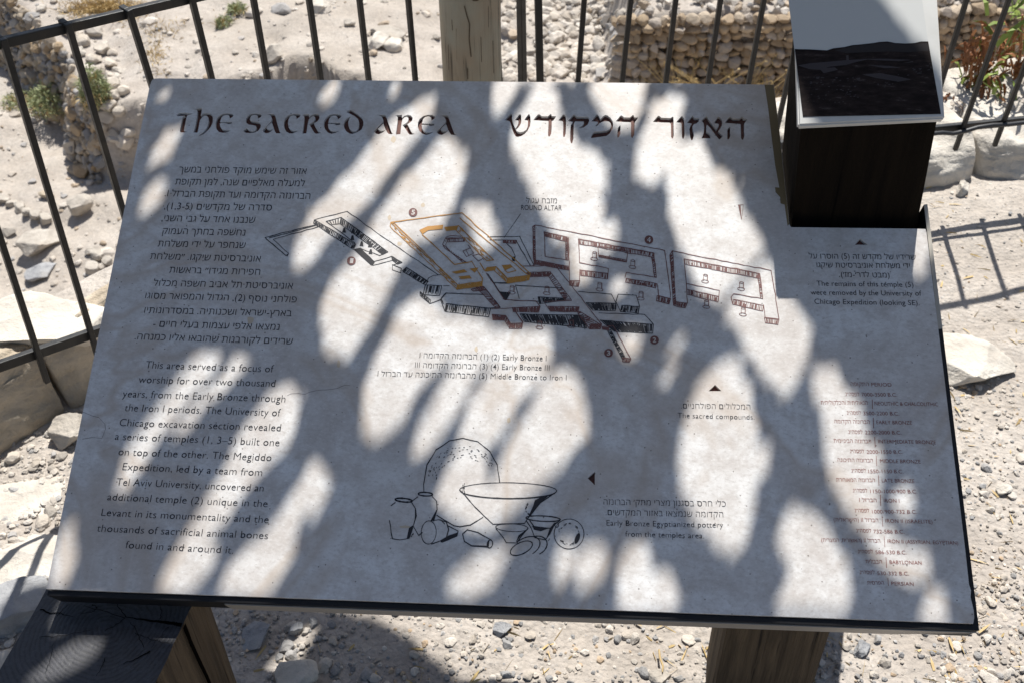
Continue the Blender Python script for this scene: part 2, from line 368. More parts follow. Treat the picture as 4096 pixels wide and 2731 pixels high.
def zp(z, pts):
    ox, oy, s = z; return [(ox + x * s, oy + y * s) for x, y in pts]
Z1 = (690, 420, 400 / 2352); Z2 = (1050, 420, 430 / 2352); Z3 = (1460, 420, 400 / 2352)
Z4 = (2000, 430, 400 / 2352); Z5 = (2340, 430, 400 / 2352); Z6 = (2600, 430, 400 / 2352)
TITLE = [
 (Z1, [(88,250),(120,215),(165,192),(250,193),(330,198),(400,205),(497,205),(420,232),(345,258),(330,300),(305,420),(280,540),(272,605),(285,628),(352,634),(300,650),(215,656),(182,645),(172,610),(190,520),(215,400),(235,300),(260,272),(290,262),(180,264),(120,270)]),
 (Z1, [(515,103),(600,92),(690,82),(692,110),(665,260),(740,210),(820,200),(890,215),(940,265),(950,330),(945,420),(900,520),(830,610),(740,690),(660,725),(605,740),(700,665),(790,570),(835,470),(850,380),(835,290),(790,255),(740,265),(690,305),(645,370),(632,430),(610,560),(588,655),(492,658),(520,560),(550,430),(580,250),(585,140),(570,118),(520,112)]),
 (Z1, [(1440,250),(1415,285),(1345,332),(1340,280),(1320,248),(1270,240),(1200,255),(1150,310),(1118,400),(1160,412),(1260,410),(1398,408),(1390,445),(1300,460),(1280,440),(1190,432),(1112,440),(1120,510),(1165,580),(1250,605),(1300,605),(1370,598),(1290,650),(1180,662),(1090,640),(1030,570),(1010,490),(1015,410),(1050,310),(1120,240),(1200,212),(1300,205),(1400,215)]),
 (Z1, [(2100,250),(2075,290),(2005,335),(2010,285),(1990,250),(1930,238),(1865,255),(1825,310),(1820,360),(1850,385),(1960,400),(2040,420),(2080,470),(2070,540),(2020,610),(1940,655),(1840,668),(1730,662),(1660,618),(1700,580),(1745,555),(1790,600),(1850,628),(1910,628),(1960,595),(1975,540),(1960,500),(1900,482),(1800,470),(1745,435),(1720,380),(1735,310),(1790,245),(1860,218),(1960,210),(2060,222)]),
 (Z2, [(100,208),(170,202),(240,205),(275,230),(300,330),(335,460),(375,590),(385,605),(420,612),(370,628),(300,628),(278,600),(250,530),(190,585),(130,618),(70,625),(15,590),(5,565),(50,510),(120,440),(180,370),(205,320),(195,265),(165,225)]),
 (Z2, [(835,228),(810,270),(735,322),(740,270),(715,240),(660,235),(605,260),(570,320),(557,410),(570,490),(610,550),(670,575),(720,572),(793,565),(720,605),(660,628),(590,628),(520,590),(475,500),(462,410),(490,310),(550,240),(630,208),(720,202),(800,208)]),
 (Z2, [(860,222),(940,210),(1022,208),(1015,275),(1080,225),(1150,202),(1215,212),(1248,255),(1240,315),(1195,370),(1120,408),(1150,470),(1195,555),(1230,600),(1285,610),(1230,630),(1165,635),(1130,610),(1090,540),(1020,425),(1060,405),(1120,370),(1155,310),(1145,265),(1105,250),(1060,270),(1015,320),(990,420),(975,530),(958,628),(868,632),(890,520),(905,400),(915,290),(905,245)]),
 (Z2, [(1735,240),(1712,275),(1642,330),(1640,275),(1610,245),(1560,238),(1500,260),(1460,310),(1440,395),(1520,398),(1708,398),(1695,440),(1600,448),(1590,425),(1432,422),(1440,500),(1480,560),(1540,582),(1600,588),(1690,570),(1600,620),(1510,636),(1430,610),(1365,530),(1340,440),(1350,360),(1395,280),(1460,225),(1550,205),(1650,210)]),
 (Z2, [(1830,160),(1915,108),(1990,150),(2090,215),(2170,285),(2210,370),(2205,450),(2170,540),(2080,600),(1970,640),(1900,630),(1830,580),(1785,500),(1775,430),(1800,350),(1860,290),(1935,255),(1900,310),(1875,380),(1880,460),(1905,530),(1960,580),(2040,585),(2085,540),(2110,470),(2112,380),(2090,315),(2020,255),(1930,205)]),
 (Z3, [(305,248),(380,240),(460,242),(495,270),(530,380),(580,520),(620,640),(650,680),(685,685),(620,695),(560,692),(525,655),(490,590),(420,650),(330,695),(270,685),(225,645),(218,615),(270,560),(350,480),(420,420),(432,370),(410,305),(370,265)]),
 (Z3, [(700,258),(780,245),(870,240),(868,310),(930,260),(1010,236),(1080,255),(1122,310),(1110,370),(1060,420),(995,458),(1040,540),(1085,630),(1120,675),(1180,682),(1120,702),(1050,705),(1015,670),(960,580),(885,480),(940,450),(1000,400),(1025,350),(1015,305),(980,285),(930,300),(880,350),(860,440),(845,560),(832,695),(725,702),(745,560),(765,400),(770,300),(755,270)]),
 (Z3, [(1658,290),(1630,330),(1558,378),(1560,320),(1530,285),(1470,275),(1410,295),(1365,345),(1340,440),(1450,448),(1635,448),(1620,490),(1515,500),(1505,480),(1335,475),(1340,560),(1380,620),(1440,650),(1510,655),(1618,632),(1530,690),(1440,710),(1350,685),(1280,620),(1240,520),(1245,420),(1290,330),(1370,268),(1470,240),(1580,240)]),
 (Z3, [(1765,262),(1850,252),(1930,255),(1960,285),(2000,400),(2050,540),(2090,650),(2110,690),(2165,702),(2100,712),(2030,708),(2000,670),(1960,600),(1900,660),(1810,712),(1750,700),(1695,660),(1688,630),(1750,570),(1830,490),(1895,420),(1905,370),(1880,310),(1840,275)]),
 (Z4, [(115,300),(150,250),(240,165),(272,155),(285,185),(280,260),(300,350),(330,440),(360,500),(400,450),(430,390),(435,330),(420,312),(350,308),(380,265),(455,170),(482,160),(498,200),(500,340),(480,410),(430,480),(375,535),(400,565),(470,590),(550,575),(620,530),(650,460),(658,380),(655,320),(630,308),(585,308),(575,290),(620,230),(670,168),(690,165),(715,230),(718,340),(705,440),(655,545),(580,630),(500,680),(420,700),(370,690),(325,620),(290,530),(260,420),(235,340),(190,318)]),
 (Z4, [(785,305),(830,240),(895,170),(925,165),(980,212),(1125,215),(1190,160),(1212,175),(1215,210),(1320,215),(1300,250),(1250,320),(1218,325),(1215,500),(1205,620),(1170,690),(1140,690),(1128,650),(1135,500),(1142,335),(1120,325),(950,318)]),
 (Z4, [(1370,312),(1420,250),(1490,170),(1515,170),(1545,215),(1555,320),(1550,500),(1545,620),(1520,700),(1490,700),(1482,640),(1488,500),(1485,345),(1460,325)]),
 (Z4, [(1605,318),(1660,255),(1725,180),(1750,175),(1805,225),(1950,225),(2070,228),(2100,260),(2098,330),(2060,410),(1980,470),(1890,495),(1850,490),(1930,440),(1975,380),(1970,338),(1765,335),(1740,380),(1732,500),(1725,740),(1700,850),(1670,850),(1650,780),(1652,560),(1665,420),(1720,345),(1640,335)]),
 (Z5, [(150,330),(200,265),(270,180),(290,170),(320,195),(360,290),(420,220),(470,185),(520,190),(600,250),(650,330),(665,400),(645,510),(580,620),(500,680),(350,700),(150,728),(138,715),(165,640),(210,585),(380,565),(520,550),(590,510),(618,450),(605,380),(560,340),(480,330),(400,345),(340,380),(300,430),(255,455),(250,435),(310,365),(290,345)]),
 (Z5, [(720,335),(780,265),(830,200),(860,192),(920,240),(1060,242),(1125,185),(1148,200),(1155,240),(1250,245),(1225,290),(1170,355),(1165,500),(1160,640),(1120,720),(1095,720),(1082,680),(1082,500),(1082,365),(1050,355),(900,350)]),
 (Z5, [(825,425),(838,440),(832,520),(830,630),(800,700),(770,722),(758,690),(765,580),(775,490)]),
 (Z6, [(68,348),(110,295),(190,205),(215,203),(265,248),(400,253),(480,258),(530,222),(550,235),(555,320),(555,500),(560,660),(540,735),(515,740),(495,690),(495,500),(488,390),(465,365),(300,360)]),
 (Z6, [(618,355),(660,300),(735,215),(760,213),(795,260),(808,340),(812,500),(815,660),(790,740),(765,742),(750,680),(745,500),(738,385),(715,368)]),
 (Z6, [(870,370),(920,300),(985,215),(1005,208),(1050,262),(1145,262),(1162,285),(1140,340),(1090,385),(1030,400),(1000,450),(1005,520),(1028,600),(1030,680),(1000,770),(970,775),(945,700),(935,600),(925,520),(940,450),(985,385)]),
 (Z6, [(1208,320),(1260,270),(1320,218),(1340,222),(1390,310),(1480,430),(1560,530),(1600,480),(1620,420),(1605,390),(1525,380),(1515,362),(1560,290),(1600,228),(1625,228),(1685,280),(1703,350),(1690,430),(1650,510),(1605,565),(1650,610),(1710,665),(1705,690),(1640,758),(1620,750),(1570,690),(1500,600),(1420,490),(1340,410),(1325,440),(1325,575),(1380,605),(1415,650),(1428,718),(1410,732),(1225,732),(1215,715),(1245,660),(1265,590),(1275,480),(1262,385),(1240,345)]),
 (Z6, [(1762,368),(1810,310),(1870,232),(1895,228),(1955,275),(2110,275),(2160,228),(2185,235),(2192,272),(2285,282),(2265,320),(2218,385),(2218,560),(2225,670),(2190,765),(2160,765),(2140,720),(2135,560),(2130,405),(2110,395),(1950,385)]),
 (Z6, [(1868,462),(1888,465),(1885,560),(1892,660),(1870,730),(1830,765),(1820,740),(1818,620),(1820,530)]),
]
COUNTERS = [(Z2, [(205,392),(225,450),(248,525),(200,548),(140,550),(95,525),(85,495),(140,440)]),
            (Z3, [(432,440),(460,520),(485,590),(440,612),(380,618),(325,595),(305,570),(360,510)]),
            (Z3, [(1905,455),(1935,530),(1955,595),(1910,625),(1850,632),(1800,610),(1775,580),(1830,520)])]
A6 = (1000, 700, 1400 / 2335); A7 = (1900, 800, 1400 / 2335); A8 = (1300, 1600, 1400 / 2335)
A9 = (2500, 1791, 1596 / 2352); A10 = (3000, 850, 1096 / 2291); A11 = (3100, 1450, 996 / 1644)
AH = (500, 600, 800 / 1476); AE = (350, 1400, 900 / 1622); A4 = (0, 900, 1400 / 2335); A5 = (0, 1791, 1400 / 2335)
A1 = (0, 0, 1400 / 2335); A2 = (1300, 0, 1400 / 2335); A3 = (2600, 0, 1496 / 2346)
TRIS = [(A7, [(1602, 1230), (1645, 1272), (1558, 1272)]), (A10, [(922, 222), (985, 272), (877, 272)]), (A8, [(1752, 518), (1800, 475), (1800, 565)])]

def poly_pa(z, pts): return [pa(x, y) for x, y in zp(z, pts)]
def area2(p): return .5 * sum(p[i - 1][0] * p[i][1] - p[i][0] * p[i - 1][1] for i in range(len(p)))
def build_slab():
    # outline (photo pixels), anticlockwise from the lower left, with the post notch and the chipped right edge
    out = [(186, 2353.6), (900, 2380), (1900, 2417), (2900, 2455), (3600, 2481), (3893, 2492), (3897, 2468), (3895, 2440), (3888, 2410), (3882, 2385), (3884, 2360), (3876, 2335), (3862, 2205), (3820, 1860), (3796, 1668), (3788, 1600), (3781, 1540), (3706, 930), (3702, 917), (3670, 916), (3400, 913), (3164, 910), (3158, 900), (3140, 740), (3122, 560), (3095, 340),
           (2600, 333.5), (2000, 328), (1300, 321.5), (650, 315), (632, 314.8), (618, 316), (609, 321), (604, 330), (597.6, 352), (520, 728), (420, 1215), (300, 1798), (220, 2187)]
    o2 = [pa(*q) for q in out]
    if area2(o2) < 0: o2.reverse()
    holes = [poly_pa(z, p) for z, p in TITLE] + [poly_pa(z, p) for z, p in TRIS]
    holes = [h if area2(h) < 0 else h[::-1] for h in holes]
    isl = [poly_pa(z, p) for z, p in COUNTERS]; isl = [h if area2(h) > 0 else h[::-1] for h in isl]
    V = []; F = []
    loops = [o2] + holes
    idx = []
    for L in loops: idx.append(list(range(len(V), len(V) + len(L)))); V += [(x, y, 0.0) for x, y in L]
    flat = [i for L in idx for i in L]
    for t in tessellate_polygon([[Vector((x, y, 0)) for x, y in L] for L in loops]): F.append([flat[i] for i in t])
    T = .030; D = .0048
    def walls(L, top_ids, depth):
        b = len(V); V.extend([(x, y, -depth) for x, y in L]); n = len(L)
        for i in range(n): F.append([top_ids[i], b + i, b + (i + 1) % n, top_ids[(i + 1) % n]])
        return list(range(b, b + n))
    bot = walls(o2, idx[0], T); F.append(bot[::-1])
    for L, i in zip(holes, idx[1:]): walls(L, i, D)
    for L in isl:
        i = list(range(len(V), len(V) + len(L))); V += [(x, y, 0.0) for x, y in L]
        for t in tessellate_polygon([[Vector((x, y, 0)) for x, y in L]]): F.append([i[k] for k in t])
        walls(L, i, D)
    me = mesh('stone_slab', V, F)
    bm = bmesh.new(); bm.from_mesh(me); bmesh.ops.recalc_face_normals(bm, faces=bm.faces); 
    # faces on the top plane look up
    for f in bm.faces:
        zc = [v.co.z for v in f.verts]
        if max(abs(z) for z in zc) < 1e-6 and f.normal.z < 0: f.normal_flip()
    bm.to_mesh(me); bm.free()
    slab = link('stone_slab', me, M_SLAB); seat(slab)
    def floor(name, lst, m):
        b = MB()
        for z, p in lst:
            L = poly_pa(z, p); L = L if area2(L) > 0 else L[::-1]
            # slightly wider than the opening so that it closes the recess below the stone
            cx = sum(q[0] for q in L) / len(L); cy = sum(q[1] for q in L) / len(L)
            v = [(x, y, -D + .0001) for x, y in L]
            b.add(v, [t if area2([v[i][:2] for i in t]) > 0 else t[::-1] for t in tessellate_polygon([[Vector(q) for q in v]])])
        o = b.build(name, m); o.parent = slab; return o
    for a_, b_ in ((0, 3), (3, 9), (9, 13), (13, 20), (20, 26)): floor('title_lettering', TITLE[a_:b_], M_MAROON)
    for z, p in TRIS: floor('arrow_marker', [(z, p)], M_MAROON)
    return slab
SLAB = build_slab()

# --- flat writing and drawing on the slab
class Ink:
    def __init__(s, c=.0003): s.b = MB(); s.c = c; s.k = 0; s.f = 1.0
    def poly(s, pts):
        v = [(*pa(x, y), s.c + s.k * 2e-6) for x, y in pts]; s.k = (s.k + 1) % 40
        if len(v) < 3: return
        s.b.add(v, [t if area2([v[i][:2] for i in t]) > 0 else t[::-1] for t in tessellate_polygon([[Vector(q) for q in v]])])
    def line(s, pts, w=3.4, closed=False, wob=.8):
        w = w * .88 * s.f
        pts = [np.array(p, float) for p in pts]
        q = []
        for a, b in zip(pts, pts[1:] + ([pts[0]] if closed else [])):
            n = max(1, int(np.linalg.norm(b - a) / 22)); q += [a + (b - a) * i / n + RNG.normal(size=2) * wob * (i > 0) for i in range(n)]
        q.append(pts[0] if closed else pts[-1])
        for a, b in zip(q, q[1:]):
            d = b - a; L = np.linalg.norm(d)
            if L < 1e-6: continue
            d /= L; n = np.array([-d[1], d[0]]); ww = w * (1 + .25 * RNG.uniform(-1, 1)) / 2
            s.poly([a - d * .6 + n * ww, b + d * .6 + n * ww, b + d * .6 - n * ww, a - d * .6 - n * ww])
    def hatch(s, quad, n=12, w=3.0, outline=True, dark=0.0):
        p = [np.array(q, float) for q in quad[:4]]
        if outline: s.line(quad, 3.0, True)
        for i in range(n + 1):
            t = (i + RNG.uniform(-.25, .25)) / max(n, 1); t = min(max(t, 0), 1)
            a = p[0] + (p[1] - p[0]) * t; b = p[3] + (p[2] - p[3]) * t
            k = RNG.uniform(.75, 1.0); s.line([a, a + (b - a) * k], w * RNG.uniform(.8, 1.3), wob=.4)
        if dark > 0:
            m_ = int(n * dark)
            for i in range(m_):
                t = RNG.uniform(0, 1); u0 = RNG.uniform(0, .5); a = p[0] + (p[1] - p[0]) * t; b = p[3] + (p[2] - p[3]) * t
                s.line([a + (b - a) * u0, a + (b - a) * min(u0 + .6, 1)], w * 2.0, wob=.3)
    def dashes(s, quad, n=14, w=2.6):
        p = [np.array(q, float) for q in quad[:4]]
        d = (p[1] - p[0]); d = d / max(np.linalg.norm(d), 1e-6)
        for i in range(n):
            t, u_ = RNG.uniform(.03, .97), RNG.uniform(.15, .85)
            a = (p[0] + (p[1] - p[0]) * t) * (1 - u_) + (p[3] + (p[2] - p[3]) * t) * u_; s.line([a, a + d * RNG.uniform(6, 13)], w, wob=0)
        s.line(quad, 2.8, True)
    def ell(s, c, rx, ry, rot=0.0, w=3.2, a0=0, a1=360, fill=False):
        n = 26; q = []
        for i in range(n + 1):
            t = R(a0 + (a1 - a0) * i / n); x, y = rx * math.cos(t), ry * math.sin(t); q.append((c[0] + x * math.cos(rot) - y * math.sin(rot), c[1] + x * math.sin(rot) + y * math.cos(rot)))
        s.poly(q[:-1]) if fill else s.line(q, w, wob=.3)
    def build(s, name, m): o = s.b.build(name, m); o.parent = SLAB; return o

# --- text: glyph outlines of Blender's built-in face, filled here so that overlapping contours stay whole
def glyphs(body):
    cu = bpy.data.curves.new('tmp', 'FONT'); cu.body = body; cu.size = 1.0
    o = bpy.data.objects.new('tmp', cu); C.objects.link(o)
    dg = bpy.context.evaluated_depsgraph_get(); cv = o.evaluated_get(dg).to_curve(dg)
    out = []
    for sp in cv.splines:
        P = []
        if sp.type == 'BEZIER':
            bp = sp.bezier_points; n = len(bp)
            for i in range(n):
                a, b = bp[i], bp[(i + 1) % n]
                straight = (a.handle_right - a.co).cross(b.co - a.co).length < 1e-5 and (b.handle_left - b.co).cross(b.co - a.co).length < 1e-5
                for k in range(1 if straight else 4):
                    t = k / (1 if straight else 4); u_ = 1 - t
                    q = a.co * u_ ** 3 + a.handle_right * 3 * u_ * u_ * t + b.handle_left * 3 * u_ * t * t + b.co * t ** 3; P.append((q.x, q.y))
        else: P = [(p.co.x, p.co.y) for p in sp.points]
        Q = []
        for p in P:
            if not Q or math.hypot(p[0] - Q[-1][0], p[1] - Q[-1][1]) > 1e-5: Q.append(p)
        if len(Q) > 2: out.append(Q)
    o.evaluated_get(dg).to_curve_clear(); bpy.data.objects.remove(o); bpy.data.curves.remove(cu)
    return out
def inside(p, L):
    r = False
    for i in range(len(L)):
        (x0, y0), (x1, y1) = L[i - 1], L[i]
        if (y0 > p[1]) != (y1 > p[1]) and p[0] < (x1 - x0) * (p[1] - y0) / (y1 - y0) + x0: r = not r
    return r
def shrink(L, off):
    if off == 0: return L
    n = len(L); s = 1 if area2(L) > 0 else -1; out = []
    for i in range(n):
        a, b, c = np.array(L[i - 1]), np.array(L[i]), np.array(L[(i + 1) % n])
        d1 = (b - a) / max(np.linalg.norm(b - a), 1e-9); d2 = (c - b) / max(np.linalg.norm(c - b), 1e-9)
        m_ = np.array([-(d1 + d2)[1], (d1 + d2)[0]]); k = np.linalg.norm(m_)
        if k < .3: out.append(tuple(b)); continue
        m_ /= k; out.append(tuple(b + m_ * off * s / max(m_ @ np.array([-d1[1], d1[0]]), .5)))
    return out
HEB = lambda ch: '\u0590' <= ch <= '\u05ff'
def visual(sx):
    """left-to-right order of a Hebrew line"""
    r = sx[::-1]; out = ''; i = 0
    r = r.translate(str.maketrans('()', ')('))
    while i < len(r):
        if r[i].isascii() and r[i].isalnum():
            j = i
            while j < len(r) and (r[j].isascii() and (r[j].isalnum() or (r[j] in ',-./' and j + 1 < len(r) and r[j + 1].isascii() and r[j + 1].isalnum()))): j += 1
            out += r[i:j][::-1]; i = j
        else: out += r[i]; i += 1
    return out
def put_text(ink, body, p0, p1, cap_px, off=0.0, heb=None):
    """one line between two baseline points given in photo pixels"""
    heb = any(HEB(ch) for ch in body) if heb is None else heb
    G = glyphs(visual(body) if heb and '|' not in body else body.replace('|', ''))
    if not G: return
    x0 = min(p[0] for L in G for p in L); x1 = max(p[0] for L in G for p in L)
    a = np.array(pa(*p0)); b = np.array(pa(*p1)); d = b - a; W_ = np.linalg.norm(d); d /= W_; up = np.array([-d[1], d[0]])
    mid = ((p0[0] + p1[0]) / 2, (p0[1] + p1[1]) / 2)
    cap = np.linalg.norm(np.array(pa(mid[0], mid[1] - cap_px)) - np.array(pa(*mid)))
    sx = W_ / (x1 - x0); sy = cap / (.60 if heb else .66)
    G = [shrink(L, off) for L in G]; par = []
    for i, L in enumerate(G):
        h = None
        for j, K in enumerate(G):
            if i != j and abs(area2(K)) > abs(area2(L)) and area2(K) * area2(L) < 0 and inside(L[0], K): h = j; break
        par.append(h)
    for i, L in enumerate(G):
        if par[i] is not None: continue
        ls = [L] + [G[j] for j in range(len(G)) if par[j] == i]
        v = [(*(a + d * (x - x0) * sx + up * y * sy), ink.c + (ink.k % 40) * 2e-6) for l_ in ls for x, y in l_]; ink.k += 1
        tr = tessellate_polygon([[Vector((x, y, 0)) for x, y in l_] for l_ in ls])
        ink.b.add(v, [t if area2([v[q][:2] for q in t]) > 0 else t[::-1] for t in tr])
def lines(z, ink, rows, cap, off):
    for body, x0, y0, x1, y1 in rows:
        (p0, p1) = zp(z, [(x0, y0), (x1, y1)]); put_text(ink, body, p0, p1, cap, off)

ink = Ink()
lines(AH, ink, [
 ('אזור זה שימש מוקד פולחני במשך', 395, 168, 1338, 182), ('למעלה מאלפיים שנה, למן תקופת', 368, 258, 1325, 272),
 ('הברונזה הקדומה ועד תקופת הברזל I.', 292, 345, 1365, 365), ('סדרה של מקדשים (1,3-5),', 288, 440, 1082, 450),
 ('שנבנו אחד על גבי השני,', 268, 528, 958, 542), ('נחשפה בחתך העמוק', 275, 622, 885, 635), ('שנחפר על ידי משלחת', 240, 715, 887, 728),
 ('אוניברסיטת שיקגו. ״משלחת', 183, 808, 1000, 828), ('חפירות מגידו״ בראשות', 325, 908, 995, 925),
 ('אוניברסיטת תל אביב חשפה מכלול', 207, 1005, 1237, 1028), ('פולחני נוסף (2), הגדול והמפואר מסוגו', 147, 1098, 1265, 1128),
 ('בארץ-ישראל ושכנותיה. במסדרונותיו', 140, 1205, 1228, 1230), ('נמצאו אלפי עצמות בעלי חיים -', 205, 1305, 1138, 1330),
 ('שרידים לקורבנות שהובאו אליו כמנחה.', 70, 1398, 1235, 1435)], 23.5, .007)
ink.build('hebrew_paragraph', M_INK)
ink = Ink()
lines(AE, ink, [
 ('This area served as a focus of', 415, 130, 1340, 160), ('worship for over two thousand', 365, 235, 1352, 264),
 ('years, from the Early Bronze through', 250, 337, 1425, 375), ('the Iron I periods. The University of', 265, 438, 1390, 475),
 ('Chicago excavation section revealed', 228, 545, 1392, 583), ('a series of temples (1, 3–5) built one', 195, 645, 1383, 690),
 ('on top of the other. The Megiddo', 220, 755, 1325, 798), ('Expedition, led by a team from', 250, 862, 1258, 905),
 ('Tel Aviv University, uncovered an', 205, 972, 1268, 1018), ('additional temple (2) unique in the', 140, 1080, 1297, 1130),
 ('Levant in its monumentality and the', 97, 1192, 1305, 1245), ('thousands of sacrificial animal bones', 65, 1305, 1300, 1360),
 ('found in and around it.', 270, 1425, 1050, 1465)], 28, .012)
ink.build('english_paragraph', M_INK)
ink = Ink()
lines(A6, ink, [('I המודקה הזנורבה| (1) (2) Early Bronze I', 1130, 1219, 1978, 1240), ('III המודקה הזנורבה| (3) (4) Early Bronze III', 1100, 1284, 1998, 1303),
 ('I לזרבה דע הנוכיתה הזנורבהמ| (5) Middle Bronze to Iron I', 850, 1341, 2112, 1369), ], 19.5, .012)
ink.build('caption_text', M_INK); ink = Ink()
lines(A6, ink, [('ROUND ALTAR', 1808, 236, 2080, 239), ('מזבח עגול', 1843, 190, 2048, 191)], 19.5, .006)
ink.build('caption_text', M_INK); ink = Ink()
lines(A7, ink, [('המכלולים הפולחניים.', 1375, 1388, 1838, 1395), ('The sacred compounds.', 1352, 1451, 1865, 1463)], 20, .016)
ink.build('caption_text', M_INK); ink = Ink()
for b_, p0, p1 in [('כלי חרס בסגנון מצרי מתק׳ הברונזה', (2414, 2016.7), (2903.7, 2025)), ('הקדומה שנמצאו באזור המקדשים.', (2422.4, 2058.7), (2893.6, 2067.9)),
                   ('Early Bronze Egyptianized pottery', (2426, 2100.6), (2893.6, 2109)), ('from the temples area.', (2501, 2144.4), (2816.9, 2152))]:
    put_text(ink, b_, p0, p1, 22, .014)
ink.build('caption_text', M_INK); ink = Ink()
lines(A10, ink, [('שרידיו של מקדש זה (5) הוסרו על', 493, 388, 1388, 398), ('ידי משלחת אוניברסיטת שיקגו', 558, 462, 1340, 470), ('(מבט לדר׳-מז׳).', 745, 542, 1168, 548),
 ('The remains of this temple (5)', 558, 615, 1368, 626), ('were removed by the University of', 507, 690, 1435, 699), ('Chicago Expedition (looking SE).', 540, 766, 1418, 779)], 19.5, .004)
ink.build('caption_text', M_INK)
ink = Ink()
TB = [('התקופה', 500, 152, 620, 153), ('PERIOD', 637, 155, 770, 157)]
for d_, h_, l_ in [('7000-3500 B.C.', (465, 555, 218), (572, 806, 221)), ('3500-2200 B.C.', (475, 567, 341), (584, 820, 345)), ('2200-2000 B.C.', (485, 578, 467), (595, 835, 471)),
                   ('2000-1550 B.C.', (495, 588, 594), (606, 845, 599)), ('1550-1150 B.C.', (505, 600, 722), (617, 848, 727)), ('1150-1000/900 B.C.', (515, 610, 853), (629, 940, 859)),
                   ('1000/900-732 B.C.', (526, 622, 985), (641, 938, 993)), ('732-586 B.C.', (537, 635, 1118), (651, 855, 1124)), ('586-530 B.C.', (548, 646, 1256), (664, 870, 1261)), ('530-332 B.C.', (560, 658, 1393), (676, 885, 1400))]:
    TB += [('לפסה״נ', h_[0], h_[2], h_[1], h_[2] + 2), (d_, l_[0], l_[2], l_[1], l_[2] + 2)]
TB += [('הנאוליתית והכלקוליתית', 303, 274, 612, 276), ('NEOLITHIC & CHALCOLITHIC', 658, 280, 1077, 286), ('הברונזה הקדומה', 393, 398, 625, 402), ('EARLY BRONZE', 670, 404, 905, 408),
 ('הברונזה הביניימית', 388, 525, 635, 530), ('INTERMEDIATE BRONZE', 682, 530, 1063, 537), ('הברונזה התיכונה', 414, 652, 647, 656), ('MIDDLE BRONZE', 694, 659, 962, 664),
 ('הברונזה המאוחרת', 405, 783, 660, 786), ('LATE BRONZE', 706, 788, 921, 792), ('הברזל I', 557, 917, 671, 918), ('IRON I', 719, 920, 822, 922),
 ('הברזל II (הישראלית)', 388, 1046, 682, 1050), ('IRON II (ISRAELITE)', 730, 1054, 1040, 1060), ('הברזל II (האשורית, המצרית)', 305, 1180, 695, 1186), ('IRON II (ASSYRIAN, EGYPTIAN)', 743, 1188, 1210, 1200),
 ('הבבלית', 598, 1322, 707, 1324), ('BABYLONIAN', 757, 1326, 968, 1331), ('הפרסית', 610, 1463, 720, 1463), ('PERSIAN', 769, 1467, 916, 1471)]
lines(A11, ink, TB, 14, .003)
for x0, y0, x1, y1 in [(640, 245, 642, 305), (648, 362, 651, 428), (658, 490, 661, 555), (668, 615, 671, 680), (682, 742, 686, 808), (695, 872, 698, 943), (706, 1008, 711, 1078), (720, 1145, 725, 1215), (732, 1282, 737, 1352), (745, 1420, 748, 1470)]:
    ink.line(zp(A11, [(x0, y0), (x1, y1)]), 2.4, wob=0)
ink.build('period_table', M_TABLE)

# --- the temple drawing: black, maroon and ochre line work
K = Ink(.00030); M = Ink(.00045); O = Ink(.0006); O.f = 1.15
z = lambda pts: zp(A6, pts)
y7 = lambda pts: zp(A7, pts)
for p in ([(440,298),(648,245),(900,425),(1255,668)], [(440,298),(425,318),(455,350)], [(460,328),(100,420),(240,540),(258,528)], [(455,348),(155,432),(258,525)], [(440,338),(128,422)],
          [(508,312),(700,455),(705,470)], [(508,312),(608,285),(920,515)], [(735,490),(865,540),(920,515)], [(820,605),(950,572),(945,545),(832,578)], [(945,545),(1015,585),(960,600)],
          [(950,600),(1010,625),(1005,655),(950,635),(950,600)], [(1015,640),(1045,618),(1190,715)], [(1180,718),(1190,690),(1225,672),(1270,668)], [(1330,740),(1290,742)],
          [(1135,785),(1200,860),(1270,835),(1310,790)], [(1290,860),(1275,825),(1305,790),(1560,800)], [(1300,910),(1270,830)], [(1600,890),(1670,885),(1560,750)], [(1585,660),(1700,835),(1930,845)],
          [(1630,720),(1730,725)], [(1585,415),(1800,412),(1895,605)], [(1600,435),(1775,438),(1870,605)], [(1690,440),(1745,490),(1770,545)]): K.line(z(p), 3.2)
K.line(z([(1805, 262), (1695, 420)]), 2.2, wob=.2)
K.poly(z([(98,420),(235,538),(258,530),(250,545),(108,432)])); K.poly(z([(1745,550),(1772,545),(1765,580),(1750,575)]))
for q, n, d in (([(430,300),(705,465),(690,500),(425,325)], 30, .7), ([(608,285),(920,515),(885,532),(600,328)], 34, .8), ([(695,500),(735,490),(830,585),(815,605)], 10, .6), ([(700,505),(815,605),(830,580),(735,490)], 12, .5),
                ([(950,545),(1015,585),(985,597),(950,572)], 8, .8), ([(1045,618),(1190,712),(1170,738),(1020,648)], 16, 1.0), ([(1170,735),(1280,740),(1265,805),(1155,800)], 10, .2),
                ([(1135,780),(1205,835),(1200,860),(1135,805)], 8, .5), ([(1310,860),(1605,890),(1592,948),(1300,912)], 24, .5), ([(508,312),(608,285),(600,328),(535,335)], 5, 0)): K.hatch(z(q), n, 3.0, True, d)
for cx_, cy_ in ((628, 372), (683, 422), (688, 378), (745, 462), (805, 515), (800, 470)):
    K.poly(z([(cx_ - 14, cy_ + 14), (cx_ - 4, cy_ - 18), (cx_ + 8, cy_ - 16), (cx_ + 12, cy_ + 16)]))
